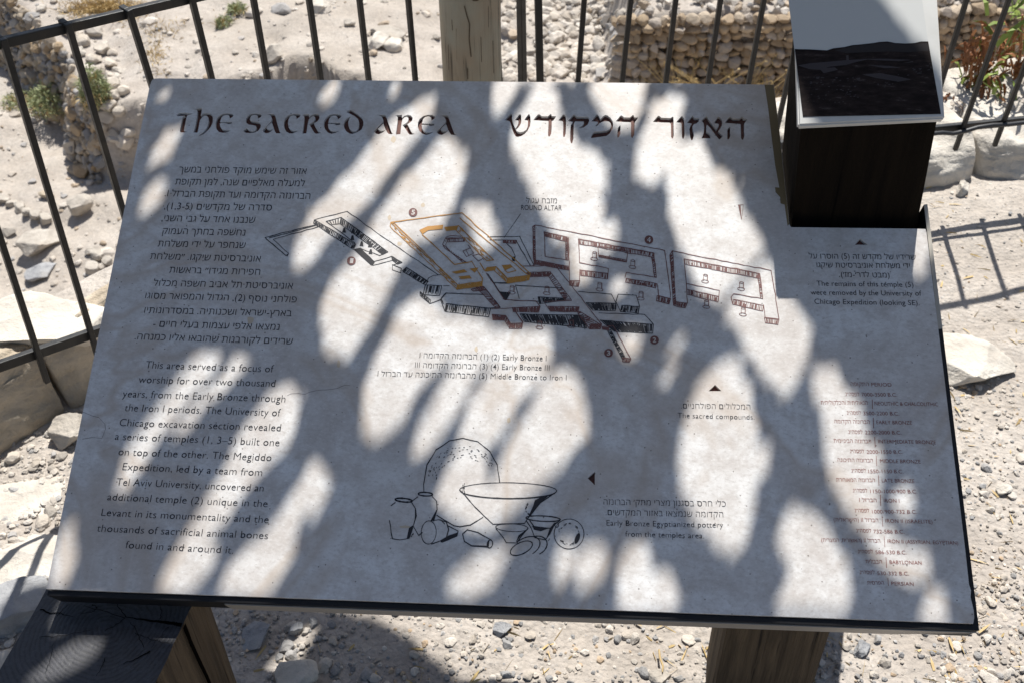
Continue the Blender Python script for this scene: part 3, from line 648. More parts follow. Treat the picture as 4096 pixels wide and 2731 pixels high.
for p in ([(395,430),(385,180),(400,170),(605,208),(1265,340),(1305,640),(1295,695),(1215,675)], [(460,215),(615,250),(622,405),(468,380),(460,215)], [(690,262),(1190,355),(1210,520),(1010,485),(1000,520)], [(690,262),(697,420),(890,460),(885,530)],
          [(820,310),(1020,345),(1010,415),(825,375),(820,310)], [(1215,560),(1225,640),(1305,660)], [(625,250),(630,540)], [(700,465),(698,545)],
          [(1325,705),(1300,370),(1315,342),(1975,472),(2028,795),(2020,830)], [(1395,395),(1895,492),(1920,660),(1725,628),(1708,650),(1720,697)], [(1395,395),(1410,560),(1630,605),(1622,678)], [(1410,560),(1418,690)], [(1925,700),(1935,785),(2028,797)],
          [(305,443),(540,443),(845,830),(835,860),(765,862),(685,755)], [(75,490),(195,665),(405,675),(435,712)], [(110,730),(250,722),(320,820)], [(250,720),(320,815)], [(465,690),(500,740),(690,745)], [(465,680),(645,672)], [(920,838),(1040,1058)], [(845,845),(920,838)],
          [(385,440),(400,435)]): M.line(y7(p), 3.2)
for p in ([(270,570),(580,590)], [(270,570),(295,660)], [(690,612),(910,630),(940,690)], [(955,632),(940,680),(970,745)], [(955,630),(1075,638),(1098,712)], [(825,755),(1130,765),(1190,830)], [(130,555),(250,552)]): K.line(y7(p), 3.0)
for q, n, d in (([(460,215),(615,250),(610,278),(465,245)], 16, 1.6), ([(605,255),(605,400),(622,405),(620,258)], 12, .8), ([(690,262),(1195,358),(1190,387),(695,295)], 46, .5), ([(1178,385),(1198,518),(1210,520),(1194,360)], 10, .3),
                ([(825,370),(1012,405),(1010,418),(828,382)], 20, .2), ([(700,470),(885,492),(880,530),(705,505)], 18, .6), ([(1010,525),(1210,560),(1205,590),(1005,550)], 18, 1.0), ([(1215,640),(1305,662),(1295,697),(1210,675)], 9, .8),
                ([(630,540),(700,540),(690,580),(630,572)], 8, .8), ([(400,405),(628,445),(630,470),(400,432)], 24, 2.6), ([(1302,365),(1325,705),(1340,690),(1318,345)], 30, .8), ([(1395,395),(1898,492),(1895,525),(1400,430)], 44, .5),
                ([(1885,500),(1905,655),(1920,660),(1900,495)], 12, .4), ([(1412,598),(1625,645),(1620,682),(1415,632)], 20, .5), ([(1330,678),(1415,690),(1402,722),(1325,705)], 9, 1.0), ([(1725,665),(1925,705),(1920,742),(1720,697)], 18, .6),
                ([(1930,785),(2028,797),(2020,832),(1938,820)], 10, .1), ([(345,487),(505,482),(495,512),(370,515)], 14, 2.0), ([(490,512),(600,670),(645,672),(510,490)], 16, .3), ([(250,720),(435,712),(425,752),(255,748)], 18, 2.4),
                ([(0,575),(140,722),(165,715),(60,580)], 16, .2), ([(115,765),(205,772),(195,802),(120,802)], 10, 1.6), ([(235,825),(318,822),(312,858),(228,858)], 9, 1.4), ([(490,712),(695,715),(688,748),(505,745)], 18, 2.2), ([(685,750),(765,862),(840,835),(700,745)], 10, .5),
                ([(765,830),(845,828),(835,862),(768,862)], 9, 1.4), ([(985,1050),(1040,1058),(1030,1080),(985,1078)], 6, .3), ([(385,180),(390,400),(405,430),(400,172)], 18, .6), ([(195,800),(232,858),(238,825),(208,775)], 6, .6)): M.hatch(y7(q), n, 2.8, True, d)
M.poly(y7([(845,848),(898,850),(892,872),(850,866)]))
for q, n, d in (([(170,615),(235,620),(210,665),(190,662)], 10, 1.2), ([(420,648),(605,658),(600,672),(430,695)], 16, 2.2), ([(300,762),(720,770),(745,856),(330,812)], 44, 1.3), ([(740,685),(940,692),(935,742),(785,737)], 20, 1.0),
                ([(980,705),(1097,712),(1090,757),(970,747)], 12, .8), ([(835,802),(1190,830),(1185,890),(930,878)], 34, 1.4), ([(885,875),(985,1065),(1002,1050),(905,865)], 22, .9)): K.hatch(y7(q), n, 3.0, True, d)
for cx_, cy_ in ((795, 375), (1050, 430), (830, 580), (478, 605), (1105, 640), (430, 832), (640, 825), (1535, 525), (1775, 575), (1543, 695), (1787, 745), (245, 600)):
    for i_, (cc, dy) in enumerate(((M, 0),)):
        c0 = y7([(cx_, cy_ + 20)])[0]; cc.ell(c0, 14, 6, .15, 2.4); c1 = y7([(cx_ + 3, cy_ - 22)])[0]; cc.ell(c1, 8, 3.4, .1, 2.2)
        cc.line([(c0[0] - 7, c0[1] - 3), (c1[0] - 8, c1[1])], 2.4); cc.line([(c0[0] + 9, c0[1] - 3), (c1[0] + 8, c1[1])], 3.6)
for p in ([(1450,590),(1300,492),(1285,465),(1308,418),(1340,407),(1410,412)], [(1420,585),(1320,500),(1305,470),(1320,432),(1430,425)], [(1420,510),(1470,490),(1492,525),(1445,548),(1420,510)], [(1485,540),(1525,530),(1560,555),(1525,578),(1485,540)], [(1440,500),(1460,540)], [(1455,470),(1470,490)]): M.line(z(p), 2.8)
M.hatch(z([(1310,425),(1435,422),(1430,446),(1320,450)]), 12, 2.4, True, .2); M.hatch(z([(1690,437),(1780,440),(1775,460),(1690,455)]), 10, 2.6, True, .8); M.hatch(z([(1475,765),(1555,745),(1560,770),(1490,778)]), 8, 2.2, True, .3)
M.hatch(z([(1285,465),(1450,590),(1425,588),(1300,480)]), 14, 2.2, False, .2)
for p in ([(935,345),(940,318),(1415,255),(1870,660),(1860,702),(1720,725)], [(940,318),(965,325),(1385,735)], [(1150,400),(1365,600),(1480,580),(1550,690),(1548,738)], [(1390,340),(1625,570),(1580,575)], [(1535,590),(1565,640)], [(1400,290),(1860,672)], [(1640,612),(1720,700)]): O.line(z(p), 3.4)
O.dashes(z([(940,320),(1385,737),(1378,762),(935,345)]), 40); O.dashes(z([(1390,340),(1622,570),(1580,575),(1368,365)]), 26)
O.hatch(z([(1385,737),(1547,713),(1550,742),(1380,766)]), 24, 3.0, True, 1.4); O.hatch(z([(1720,690),(1860,672),(1860,702),(1718,724)]), 20, 3.2, True, 1.8); O.dashes(z([(1640,612),(1720,695),(1715,722),(1632,642)]), 8)
for p in ([(1130,370),(1185,345),(1290,335),(1285,365),(1190,372),(1150,398)], [(1295,350),(1390,340),(1380,370),(1310,377)], [(1345,650),(1430,632),(1450,650),(1375,662)], [(1390,680),(1465,672),(1480,692),(1410,698)], [(1465,628),(1525,620),(1500,655)], [(1565,640),(1580,618),(1640,612),(1630,640),(1572,648)], [(1680,605),(1735,600),(1750,618),(1700,640)]): O.poly(z(p))
O.line(z([(1735, 600), (1775, 640), (1720, 655), (1700, 640)]), 3)
K.build('temple_drawing', M_INK); M.build('temple_drawing', M_MAROON_D); O.build('temple_drawing', M_ORANGE)
# north arrow
K = Ink(.0004); K.line(y7([(1757, 35), (1790, 35), (1778, 132), (1757, 35)]), 2.2, wob=0); K.poly(y7([(1757, 35), (1772, 40), (1778, 132)])); K.build('north_arrow', M_MAROON_D)
# numbered discs
for zz, cx_, cy_, ch in ((A6, 677, 575, '1'), (A6, 1088, 252, '5'), (A7, 1160, 268, '4'), (A7, 1197, 935, '2'), (A7, 891, 1020, '3')):
    c0 = zp(zz, [(cx_, cy_)])[0]; D_ = Ink(.0007); D_.ell(c0, 17.5, 17, 0, fill=True); d_ = D_.build('number_disc', M_MAROON_D)
    T_ = Ink(.0009); w_ = 4 if ch == '1' else 6; put_text(T_, ch, (c0[0] - w_, c0[1] + 9), (c0[0] + w_, c0[1] + 9.3), 17.5, -.03); o_ = T_.build('numeral', M_SLAB)
# --- the pottery drawing
P = Ink(.0003); q8 = lambda pts: zp(A8, pts); s8 = A8[2]
def e8(x, y, rx, ry, rot=0, **k): P.ell(zp(A8, [(x, y)])[0], rx * s8, ry * s8, rot, **k)
for p in ([(660,612),(658,560),(680,430),(740,330),(830,270),(920,252),(1020,275),(1100,340),(1150,430),(1165,545)], [(745,765),(800,800),(860,835),(900,842),(970,830),(1055,778)], [(905,600),(1000,710),(1120,825),(1330,820)], [(1545,608),(1440,680),(1350,790),(1330,822)],
          [(470,680),(440,702)], [(575,675),(603,720),(610,770),(585,850),(560,920),(500,930),(450,922),(430,800)], [(715,640),(745,672),(748,730),(725,805)], [(620,642),(585,668)], [(590,840),(625,900),(650,880)], [(700,803),(760,795),(810,810),(825,860),(808,922),(710,958)], [(820,835),(888,870),(880,905),(780,945)], [(770,795),(800,825)],
          [(918,890),(950,862),(1020,880),(1112,932)], [(918,890),(930,940),(980,970),(1085,978)], [(1140,855),(1190,915),(1210,948),(1280,950),(1310,905),(1352,855)], [(1342,800),(1375,850),(1400,915),(1470,930),(1500,890),(1530,830),(1568,800)], [(1365,800),(1400,848),(1505,852),(1535,815)]): P.line(q8(p), 4.2, wob=.5)
e8(1222, 600, 325, 52, .01); e8(1222, 606, 318, 50, .01, a0=10, a1=170); e8(525, 665, 57, 12, .1, w=7); e8(670, 625, 48, 12, .05, w=6); e8(692, 880, 50, 78, .05); e8(1100, 957, 18, 27, .2, w=4.4); e8(1247, 848, 108, 26, .05); e8(1455, 788, 115, 18, .05, w=5)
e8(1310, 985, 80, 38, -.45, w=4.6); e8(1345, 975, 95, 60, -.45, w=4.6, a0=-110, a1=80); e8(1400, 970, 85, 62, -.4, w=4.6, a0=-80, a1=85); e8(1628, 890, 100, 100); e8(1683, 920, 15, 38, .35, fill=True); e8(1546, 830, 12, 16, 0)
for p in ([(1500,628),(1440,645),(1400,665),(1390,700),(1360,765),(1345,800),(1395,740),(1440,680)], [(825,900),(885,880),(880,905),(775,947),(765,935)], [(560,850),(590,830),(565,918),(545,922)], [(735,745),(748,720),(728,800),(705,800)], [(1500,850),(1530,820),(1500,890),(1475,925)], [(1290,900),(1345,860),(1305,905),(1275,945)], [(600,715),(612,760),(595,830),(600,770)], [(975,965),(1085,968),(1080,980),(985,972)], [(1085,945),(1098,932),(1092,980),(1080,975)], [(1380,835),(1500,850),(1440,872),(1395,862)]): P.poly(q8(p))
for cx_, cy_, rr, a0, a1, n in ((920, 540, 225, 185, 330, 60), (925, 560, 200, 190, 300, 30), (1628, 890, 70, 0, 360, 40), (1010, 590, 90, 150, 200, 20), (560, 880, 30, 0, 90, 10), (1390, 720, 50, 90, 230, 26)):
    for _ in range(n):
        t = R(RNG.uniform(a0, a1)); r_ = rr * RNG.uniform(.88, 1.06); x_, y_ = cx_ + r_ * math.cos(t), cy_ + r_ * math.sin(t)
        P.line(q8([(x_, y_), (x_ + 9 * math.sin(-t), y_ + 9 * math.cos(t))]), 2.4, wob=0)
P.build('pottery_drawing', M_INK)
# --- stains that have a shape of their own
st = Ink(.00015)
st.poly([(3058, 340), (3094, 341), (3108, 450), (3121, 560), (3139, 740), (3157, 898), (3150, 905), (3138, 820), (3122, 815), (3120, 790), (3102, 770), (3100, 750), (3117, 752), (3100, 660), (3085, 540), (3072, 430)])
st.build('brown_stain', M_STAIN)
for x_, y_, rx, ry in [(1573, 559, 10, 13), (1692, 822, 9, 9), (1558, 872, 7, 11), (1598, 977, 9, 8), (1905, 1397, 7, 11), (1001, 1280, 13, 16), (2035, 1680, 8, 12), (1355, 1455, 7, 14), (1620, 2105, 22, 6)]:
    st = Ink(.00012); n = 12; st.poly([(x_ + rx * math.cos(2 * math.pi * i / n) * RNG.uniform(.75, 1.2), y_ + ry * math.sin(2 * math.pi * i / n) * RNG.uniform(.75, 1.2)) for i in range(n)]); st.build('drip_stain', M_SPOT)
M_HAIR = mat('hairline_dirt', (.20, .18, .17), .7, spec=.2)
for p in ([(328, 1645), (372, 1663), (395, 1668), (420, 1695), (422, 1715), (408, 1752), (370, 1748), (330, 1755)], [(1150, 1580), (1260, 1562), (1330, 1555), (1400, 1540)]):
    st = Ink(.0002); st.line(p, 2.0, wob=2.6); st.build('hairline_crack', M_HAIR)
# --- metal frame, in panel coordinates
def build_frame():
    b = MB(); e = np.eye(3); o = (0, 0, 0)
    (bl, br) = pa(183, 2376), pa(3922, 2518); sb0, sb1 = pa(186, 2353.6), pa(3893, 2492)
    y0 = min(bl[1], br[1]); ys = min(sb0[1], sb1[1]) - .0012
    xr = pa(3922, 2518)[0]; tr = pa(3706, 814); trr = pa(3722, 812)
    b.box(o, *e, (bl[0], y0, -.047), (xr, ys, -.004))                                    # front lip
    # right-hand bar, tapering like the one in the photograph
    A, B = pa(3713, 812), (xr, ys); A0, B0 = pa(3699, 814), (xr - .007, ys)
    v = [(*A0, -.004), (*A, -.004), (*B, -.004), (*B0, -.004)]; v += [(x, y, -.047) for x, y, _ in v]
    b.add(v, [(3, 2, 1, 0)[::-1], (4, 5, 6, 7)[::-1], (0, 1, 5, 4), (1, 2, 6, 5), (2, 3, 7, 6), (3, 0, 4, 7)])
    fr = seat(b.build('metal_frame', M_FRAME))
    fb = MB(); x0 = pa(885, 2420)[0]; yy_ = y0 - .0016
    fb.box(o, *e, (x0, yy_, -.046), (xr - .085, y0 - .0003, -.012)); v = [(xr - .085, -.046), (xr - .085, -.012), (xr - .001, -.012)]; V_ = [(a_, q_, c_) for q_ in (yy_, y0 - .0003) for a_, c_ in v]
    fb.add(V_, [(0, 1, 2), (3, 5, 4), (0, 3, 4, 1), (1, 4, 5, 2), (2, 5, 3, 0)]); o_ = fb.build('reflection_strip', M_REFLECTION); o_.parent = fr  # strip laid on the black front face, its beige painting the glancing reflection
    bp = MB(); ntop = pa(3160, 850)[1]
    bp.box(o, *e, (bl[0] + .02, ys, -.045), (xr - .008, ntop - .012, -.0325))               # back tray under the slab
    seat(bp.build('back_tray', M_FRAME))
    eg = MB()
    v = [(A0[0], A0[1], -.0035), (A[0], A[1], -.0035)]; k = .62
    mx = lambda P, Q, t: (P[0] + (Q[0] - P[0]) * t, P[1] + (Q[1] - P[1]) * t)
    a1, a0 = mx(A, B, .33), mx(A0, B0, .33)
    eg.add([(*A0, -.0036), (*A, -.0036), (*a1, -.0036), (*a0, -.0036)], [(0, 3, 2, 1)])
    o_ = eg.build('bare_edge', M_EDGE); o_.parent = fr
build_frame()

# --- timber posts of the sign
def timber(name, quad_bottom, quad_top, m, mtop=None, parent=SIGN, rough=.002, seg=10, rowsn=24):
    """four-sided timber between two quads, with slightly uneven faces"""
    qb = [np.array(p, float) for p in quad_bottom]; qt = [np.array(p, float) for p in quad_top]; V = []; F = []; per = 4 * seg
    ctr = sum(qb) / 4
    for j in range(rowsn + 1):
        t = j / rowsn
        for k in range(4):
            for i in range(seg):
                u_ = i / seg; a = qb[k] + (qb[(k + 1) % 4] - qb[k]) * u_; c = qt[k] + (qt[(k + 1) % 4] - qt[k]) * u_
                p = a + (c - a) * t; out = p - (ctr + (sum(qt) / 4 - ctr) * t); out = nrm(out)
                d = rough * (noise.noise(Vector((p[0] * 30, p[1] * 30, p[2] * 3))) + .6 * noise.noise(Vector((p[0] * 90, p[1] * 90, p[2] * 5))))
                if i == 0: d -= rough * 2.2                       # worn arrises
                V.append(p + out * d)
    for j in range(rowsn):
        F += [(j * per + k, j * per + (k + 1) % per, (j + 1) * per + (k + 1) % per, (j + 1) * per + k) for k in range(per)]
    F.append(tuple(range(per))[::-1]); F.append(tuple(rowsn * per + k for k in range(per)))
    me = mesh(name, V, F); o = link(name, me, m)
    if mtop is not None: me.materials.append(mtop); me.polygons[len(me.polygons) - 1].material_index = 1
    if parent is not None:
        o.parent = parent; o.matrix_parent_inverse = _inv.copy()
    return o
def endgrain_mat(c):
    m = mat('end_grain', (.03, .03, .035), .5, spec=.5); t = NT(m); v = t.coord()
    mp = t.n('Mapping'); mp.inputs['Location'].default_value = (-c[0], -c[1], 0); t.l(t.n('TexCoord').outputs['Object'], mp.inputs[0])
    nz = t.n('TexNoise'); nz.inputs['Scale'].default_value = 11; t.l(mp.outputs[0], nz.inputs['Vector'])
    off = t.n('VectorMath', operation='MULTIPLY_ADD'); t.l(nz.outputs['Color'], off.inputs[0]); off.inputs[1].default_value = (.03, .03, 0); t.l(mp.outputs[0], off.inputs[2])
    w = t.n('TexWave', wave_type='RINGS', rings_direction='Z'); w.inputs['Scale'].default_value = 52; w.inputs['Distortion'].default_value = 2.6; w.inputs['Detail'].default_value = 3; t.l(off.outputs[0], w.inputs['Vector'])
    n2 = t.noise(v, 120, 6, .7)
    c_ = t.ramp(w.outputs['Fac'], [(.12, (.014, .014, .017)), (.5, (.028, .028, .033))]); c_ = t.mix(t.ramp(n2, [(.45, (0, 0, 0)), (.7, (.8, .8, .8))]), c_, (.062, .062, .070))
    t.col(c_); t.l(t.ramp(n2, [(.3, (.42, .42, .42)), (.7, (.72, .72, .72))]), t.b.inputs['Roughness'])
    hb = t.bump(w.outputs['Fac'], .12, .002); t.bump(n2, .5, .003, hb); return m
def build_left_post():
    zt = .528; TL = at_z(160, 2400, zt); TR_ = at_z(772, 2405, zt); RE = at_z(640, 2690, zt)
    ax = nrm((TR_ - TL)); ay = nrm(RE - TR_); wdt = np.linalg.norm(TR_ - TL); dep = wdt * .98
    q = [TL - ay * .035 + ay * dep, TR_ - ay * .035 + ay * dep, TR_ - ay * .035, TL - ay * .035]
    for p in q: p[2] = zt
    lean = np.array([0.012, 0.01, 0])
    qb = [p * np.array([1, 1, 0]) + lean * 0 + np.array([0, 0, -.05]) for p in q]
    ctr = at_z(500, 2467, zt)
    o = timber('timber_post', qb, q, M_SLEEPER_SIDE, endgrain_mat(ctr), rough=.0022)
    # checks (drying cracks): thin dark wedges let into the end grain and the side
    mck = mat('crack_shadow', (.004, .0035, .003), 1.0, spec=0); b = MB()
    def crack(px, w0, w1, zz=zt + .0012):
        b = MB()
        P0_ = [at_z(x, y, zz) for x, y in px]; P_ = [P0_[0]]
        for u0, u1 in zip(P0_, P0_[1:]):
            for t in (.2, .4, .6, .8, 1.0): P_.append(u0 + (u1 - u0) * t + np.array([RNG.normal(), RNG.normal(), 0]) * .0009 * (t < 1))
        for i in range(len(P_) - 1):
            d = nrm(P_[i + 1] - P_[i]); n = np.array([-d[1], d[0], 0]); wa = (w0 + (w1 - w0) * i / (len(P_) - 1)) * .62; wb = (w0 + (w1 - w0) * (i + 1) / (len(P_) - 1)) * .62
            b.add([P_[i] + n * wa, P_[i + 1] + n * wb, P_[i + 1] - n * wb, P_[i] - n * wa], [(3, 2, 1, 0)])
        b.build('drying_crack', mck).parent = o
    y5 = lambda pts: zp(A5, pts)
    crack(y5([(840, 1125), (960, 1142), (1100, 1160), (1212, 1178)]), .0006, .0042)
    crack(y5([(840, 1125), (800, 1070), (770, 1020)]), .0008, .0005); crack(y5([(830, 1130), (690, 1085), (560, 1050)]), .0007, .0004); crack(y5([(835, 1130), (760, 1190), (700, 1220)]), .0007, .0004)
    crack(y5([(265, 1078), (380, 1098), (490, 1125)]), .0016, .0004); crack(y5([(620, 1040), (650, 1065), (610, 1095), (520, 1100)]), .0008, .0003); crack(y5([(820, 1440), (920, 1400), (1000, 1352)]), .0005, .0016)
    crack(y5([(260, 1260), (420, 1250), (600, 1215)]), .0006, .0003); crack(y5([(640, 1520), (690, 1440), (700, 1400)]), .0004, .0008); crack(y5([(1075, 1040), (1080, 1090), (1060, 1140)]), .0003, .0007); crack(y5([(870, 1160), (920, 1240), (960, 1330)]), .0004, .0006); crack(y5([(900, 1230), (1000, 1275), (1130, 1300)]), .0005, .0003)
    crack(y5([(380, 1120), (420, 1070), (480, 1030)]), .0005, .0003); crack(y5([(360, 1300), (330, 1420), (300, 1500)]), .0004, .0003); crack(y5([(1010, 1330), (1090, 1220), (1130, 1190)]), .0003, .0004)
    # the long split down the right-hand side
    s = MB(); n = ax; base = q[2] + ay * np.linalg.norm(at_z(722, 2502, zt) - TR_) ; base = q[2] + ay * (.035 + np.linalg.norm(at_z(724, 2500, zt) - TR_))
    prev = None
    for k in range(14):
        t = k / 13; zz = zt - t * .5; c_ = base + n * .0030 + ay * (.0012 * math.sin(k * 1.3) - .010 * t); c_ = np.array([c_[0], c_[1], zz]); w_ = .0036 * (1 - .55 * t)
        cur = (c_ - ay * w_, c_ + ay * w_)
        if prev: s.add([prev[0], prev[1], cur[1], cur[0]], [(0, 1, 2, 3)])
        prev = cur
    o3 = s.build('drying_crack', mck); o3.parent = o
    return q
LEFTQ = build_left_post()
def build_right_post():
    # seen below the slab on the right; its far left foot stands where its shadow starts
    foot = at_z(2817, 2556, 0.0)
    FLp = on_plane(2893, 2520, np.array([0, 1.0, 0]), np.array([0, foot[1] - .175, 0])); FRp = on_plane(3325, 2520, np.array([0, 1.0, 0]), np.array([0, foot[1] - .175, 0]))
    y0 = foot[1] - .175; y1 = foot[1]; zb = -.05
    lowL = on_plane(2893 - .09 * 211, 2731, np.array([0, 1.0, 0]), np.array([0, y0, 0])); 
    ztop = lambda y: float(PO[2] + (y - PO[1]) * PV[2] / PV[1]) - .052
    xl, xr = FLp[0], FRp[0]
    qb = [(xl, y0, zb), (xr, y0, zb), (xr + .004, y1, zb), (foot[0] + .006, y1, zb)]
    qt = [(xl + .004, y0, ztop(y0)), (xr + .006, y0, ztop(y0)), (xr + .008, y1, ztop(y1)), (foot[0] + .012, y1, ztop(y1))]
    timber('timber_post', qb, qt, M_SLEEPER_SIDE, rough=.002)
    return y0, y1
build_right_post()
def build_plaque_post():
    nf = np.array([-.078, .997, 0]); nf = nrm(np.array([PU[1], -PU[0], 0]))                      # front face looks towards the reader
    base = pw(*pa(3400, 852)); q0 = base + nrm([-PU[1] * 0, 1, 0]) * 0
    Lb, Rb = on_plane(3163, 870, nf, base), on_plane(3681, 880, nf, base)
    Lt, Rt = on_plane(3199, 500, nf, base), on_plane(3757, 492, nf, base)
    back = -nf if nf[1] < 0 else nf; dpt = .16
    def down(a, b, z): t = (z - a[2]) / (b[2] - a[2]); return a + (b - a) * t
    qb = [down(Lt, Lb, 0.0 - .05), down(Rt, Rb, -.05)]; qb += [qb[1] + back * dpt, qb[0] + back * dpt]
    # the head is cut to the plaque's slope
    up_ = back * dpt + np.array([0, 0, dpt * math.tan(R(33.5))])
    qt = [Lt, Rt, Rt + up_, Lt + up_]
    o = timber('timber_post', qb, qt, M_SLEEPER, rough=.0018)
    # plaque: white board, tilted back about 33 degrees
    pv = nrm(up_); pu = nrm(Rt - Lt); pu = nrm(pu - pv * (pu @ pv)); pn = np.cross(pu, pv)
    org = (Lt + Rt) / 2 + pn * .004
    def pq(px, py, lift=0.0):
        d = on_plane(px, py, pn, org + pn * (.012 + lift)) - org; return (d @ pu, d @ pv)
    L0, R0 = pq(3193, 503), pq(3780, 474); y0 = (L0[1] + R0[1]) / 2 - .0; H_ = .30
    wl, wr = L0[0], R0[0]; H_ = max(pq(3129, 0)[1], pq(3703, 0)[1]) - y0 + .018
    Mx = Matrix(((pu[0], pv[0], pn[0], org[0]), (pu[1], pv[1], pn[1], org[1]), (pu[2], pv[2], pn[2], org[2]), (0, 0, 0, 1)))
    yb = min(L0[1], R0[1])
    bm = bmesh.new()
    vs = [bm.verts.new(p) for p in [(wl, L0[1], 0), (wr, R0[1], 0), (wr, yb + H_, 0), (wl, yb + H_, 0)]]; f = bm.faces.new(vs)
    ex = bmesh.ops.extrude_face_region(bm, geom=[f]); bmesh.ops.translate(bm, verts=[v for v in ex['geom'] if isinstance(v, bmesh.types.BMVert)], vec=(0, 0, .012))
    bmesh.ops.recalc_face_normals(bm, faces=bm.faces)
    bmesh.ops.bevel(bm, geom=list(bm.edges), offset=.0022, segments=2, affect='EDGES')
    me = bpy.data.meshes.new('photo_plaque'); bm.to_mesh(me); bm.free()
    mb = mat('white_plaque', (.55, .54, .51), .45); t = NT(mb); t.col(t.ramp(t.noise(t.coord(), 14, 6), [(.3, (.46, .45, .42)), (.7, (.58, .57, .54))]))
    pl = link('photo_plaque', me, mb); seat(pl, Mx)
    msky = mat('print_sky', (.47, .47, .45), .45); mland = mat('print_dark_land', (.0085, .0055, .0065), .75, 0.0, .12); tl = NT(mland); nl = tl.noise(tl.coord('Object', (40, 130, 1)), 1.0, 8, .7); tl.col(tl.ramp(nl, [(.42, (.010, .0065, .006)), (.58, (.024, .016, .0145)), (.72, (.085, .072, .068))])); mgr = mat('print_grey_ground', (.05, .043, .045), .75, 0.0, .12); mh = mat('print_far_hill', (.030, .026, .026), .75, 0.0, .12)
    def pr(name, polys, m, lift):
        b = MB()
        for i, pts in enumerate(polys):
            v = [(*pq(x, y, lift), .012 + lift + i * 2e-6) for x, y in zp(A3, pts)]
            b.add(v, [t_ if area2([v[k][:2] for k in t_]) > 0 else t_[::-1] for t_ in tessellate_polygon([[Vector(q) for q in v]])])
        o_ = b.build(name, m); o_.parent = pl; return o_
    pr('photo_print', [[(868, 0), (905, 310), (960, 736), (1826, 718), (1745, 265), (1712, 40), (1704, -28), (864, -28)]], msky, .0003)
    pr('printed_landscape', [[(908, 310), (960, 735), (1825, 717), (1745, 262), (1700, 262), (1660, 272), (1600, 275), (1540, 272), (1490, 262), (1440, 265), (1400, 272), (1330, 280), (1270, 285), (1220, 297), (1150, 305), (1110, 318), (1000, 312)]], mland, .0006)
    pr('printed_hill', [[(1160, 318), (1225, 300), (1290, 288), (1400, 276), (1490, 268), (1600, 280), (1740, 272), (1750, 320), (1620, 330), (1500, 325), (1350, 330), (1230, 335)]], mh, .0007)
    g = [[(925, 412), (1010, 398), (1110, 390), (1220, 380), (1300, 375), (1380, 372), (1290, 392), (1230, 410), (1130, 420), (1060, 440), (1000, 436)], [(1320, 372), (1480, 370), (1640, 378), (1560, 386), (1420, 380)], [(1370, 410), (1500, 415), (1580, 428), (1470, 430)], [(1330, 470), (1440, 460), (1540, 478), (1640, 500), (1560, 515), (1420, 492)], [(1060, 430), (1160, 425), (1180, 440), (1090, 462)],
         [(1040, 485), (1065, 482), (1060, 497), (1045, 498)], [(1290, 492), (1320, 490), (1310, 510)], [(1000, 515), (1018, 512), (1015, 524)], [(1230, 350), (1245, 348), (1248, 385), (1232, 388)], [(1580, 400), (1650, 385), (1650, 392)]]
    for _ in range(60):
        x_, y_ = RNG.uniform(985, 1300), RNG.uniform(480, 645); w_ = RNG.uniform(4, 16); g.append([(x_, y_), (x_ + w_, y_ - 2), (x_ + w_ * .9, y_ + w_ * .35), (x_ + 1, y_ + w_ * .3)])
    for _ in range(40):
        x_ = RNG.uniform(1420, 1760); y_ = 540 - (x_ - 1420) * .38 + RNG.uniform(-25, 25); w_ = RNG.uniform(5, 18); g.append([(x_, y_), (x_ + w_, y_ - 3), (x_ + w_, y_ + 3), (x_ + 2, y_ + 4)])
    pr('printed_ruins', g, mgr, .0008)
    return pl, pn, org
PLAQUE, PLN, PLO = build_plaque_post()

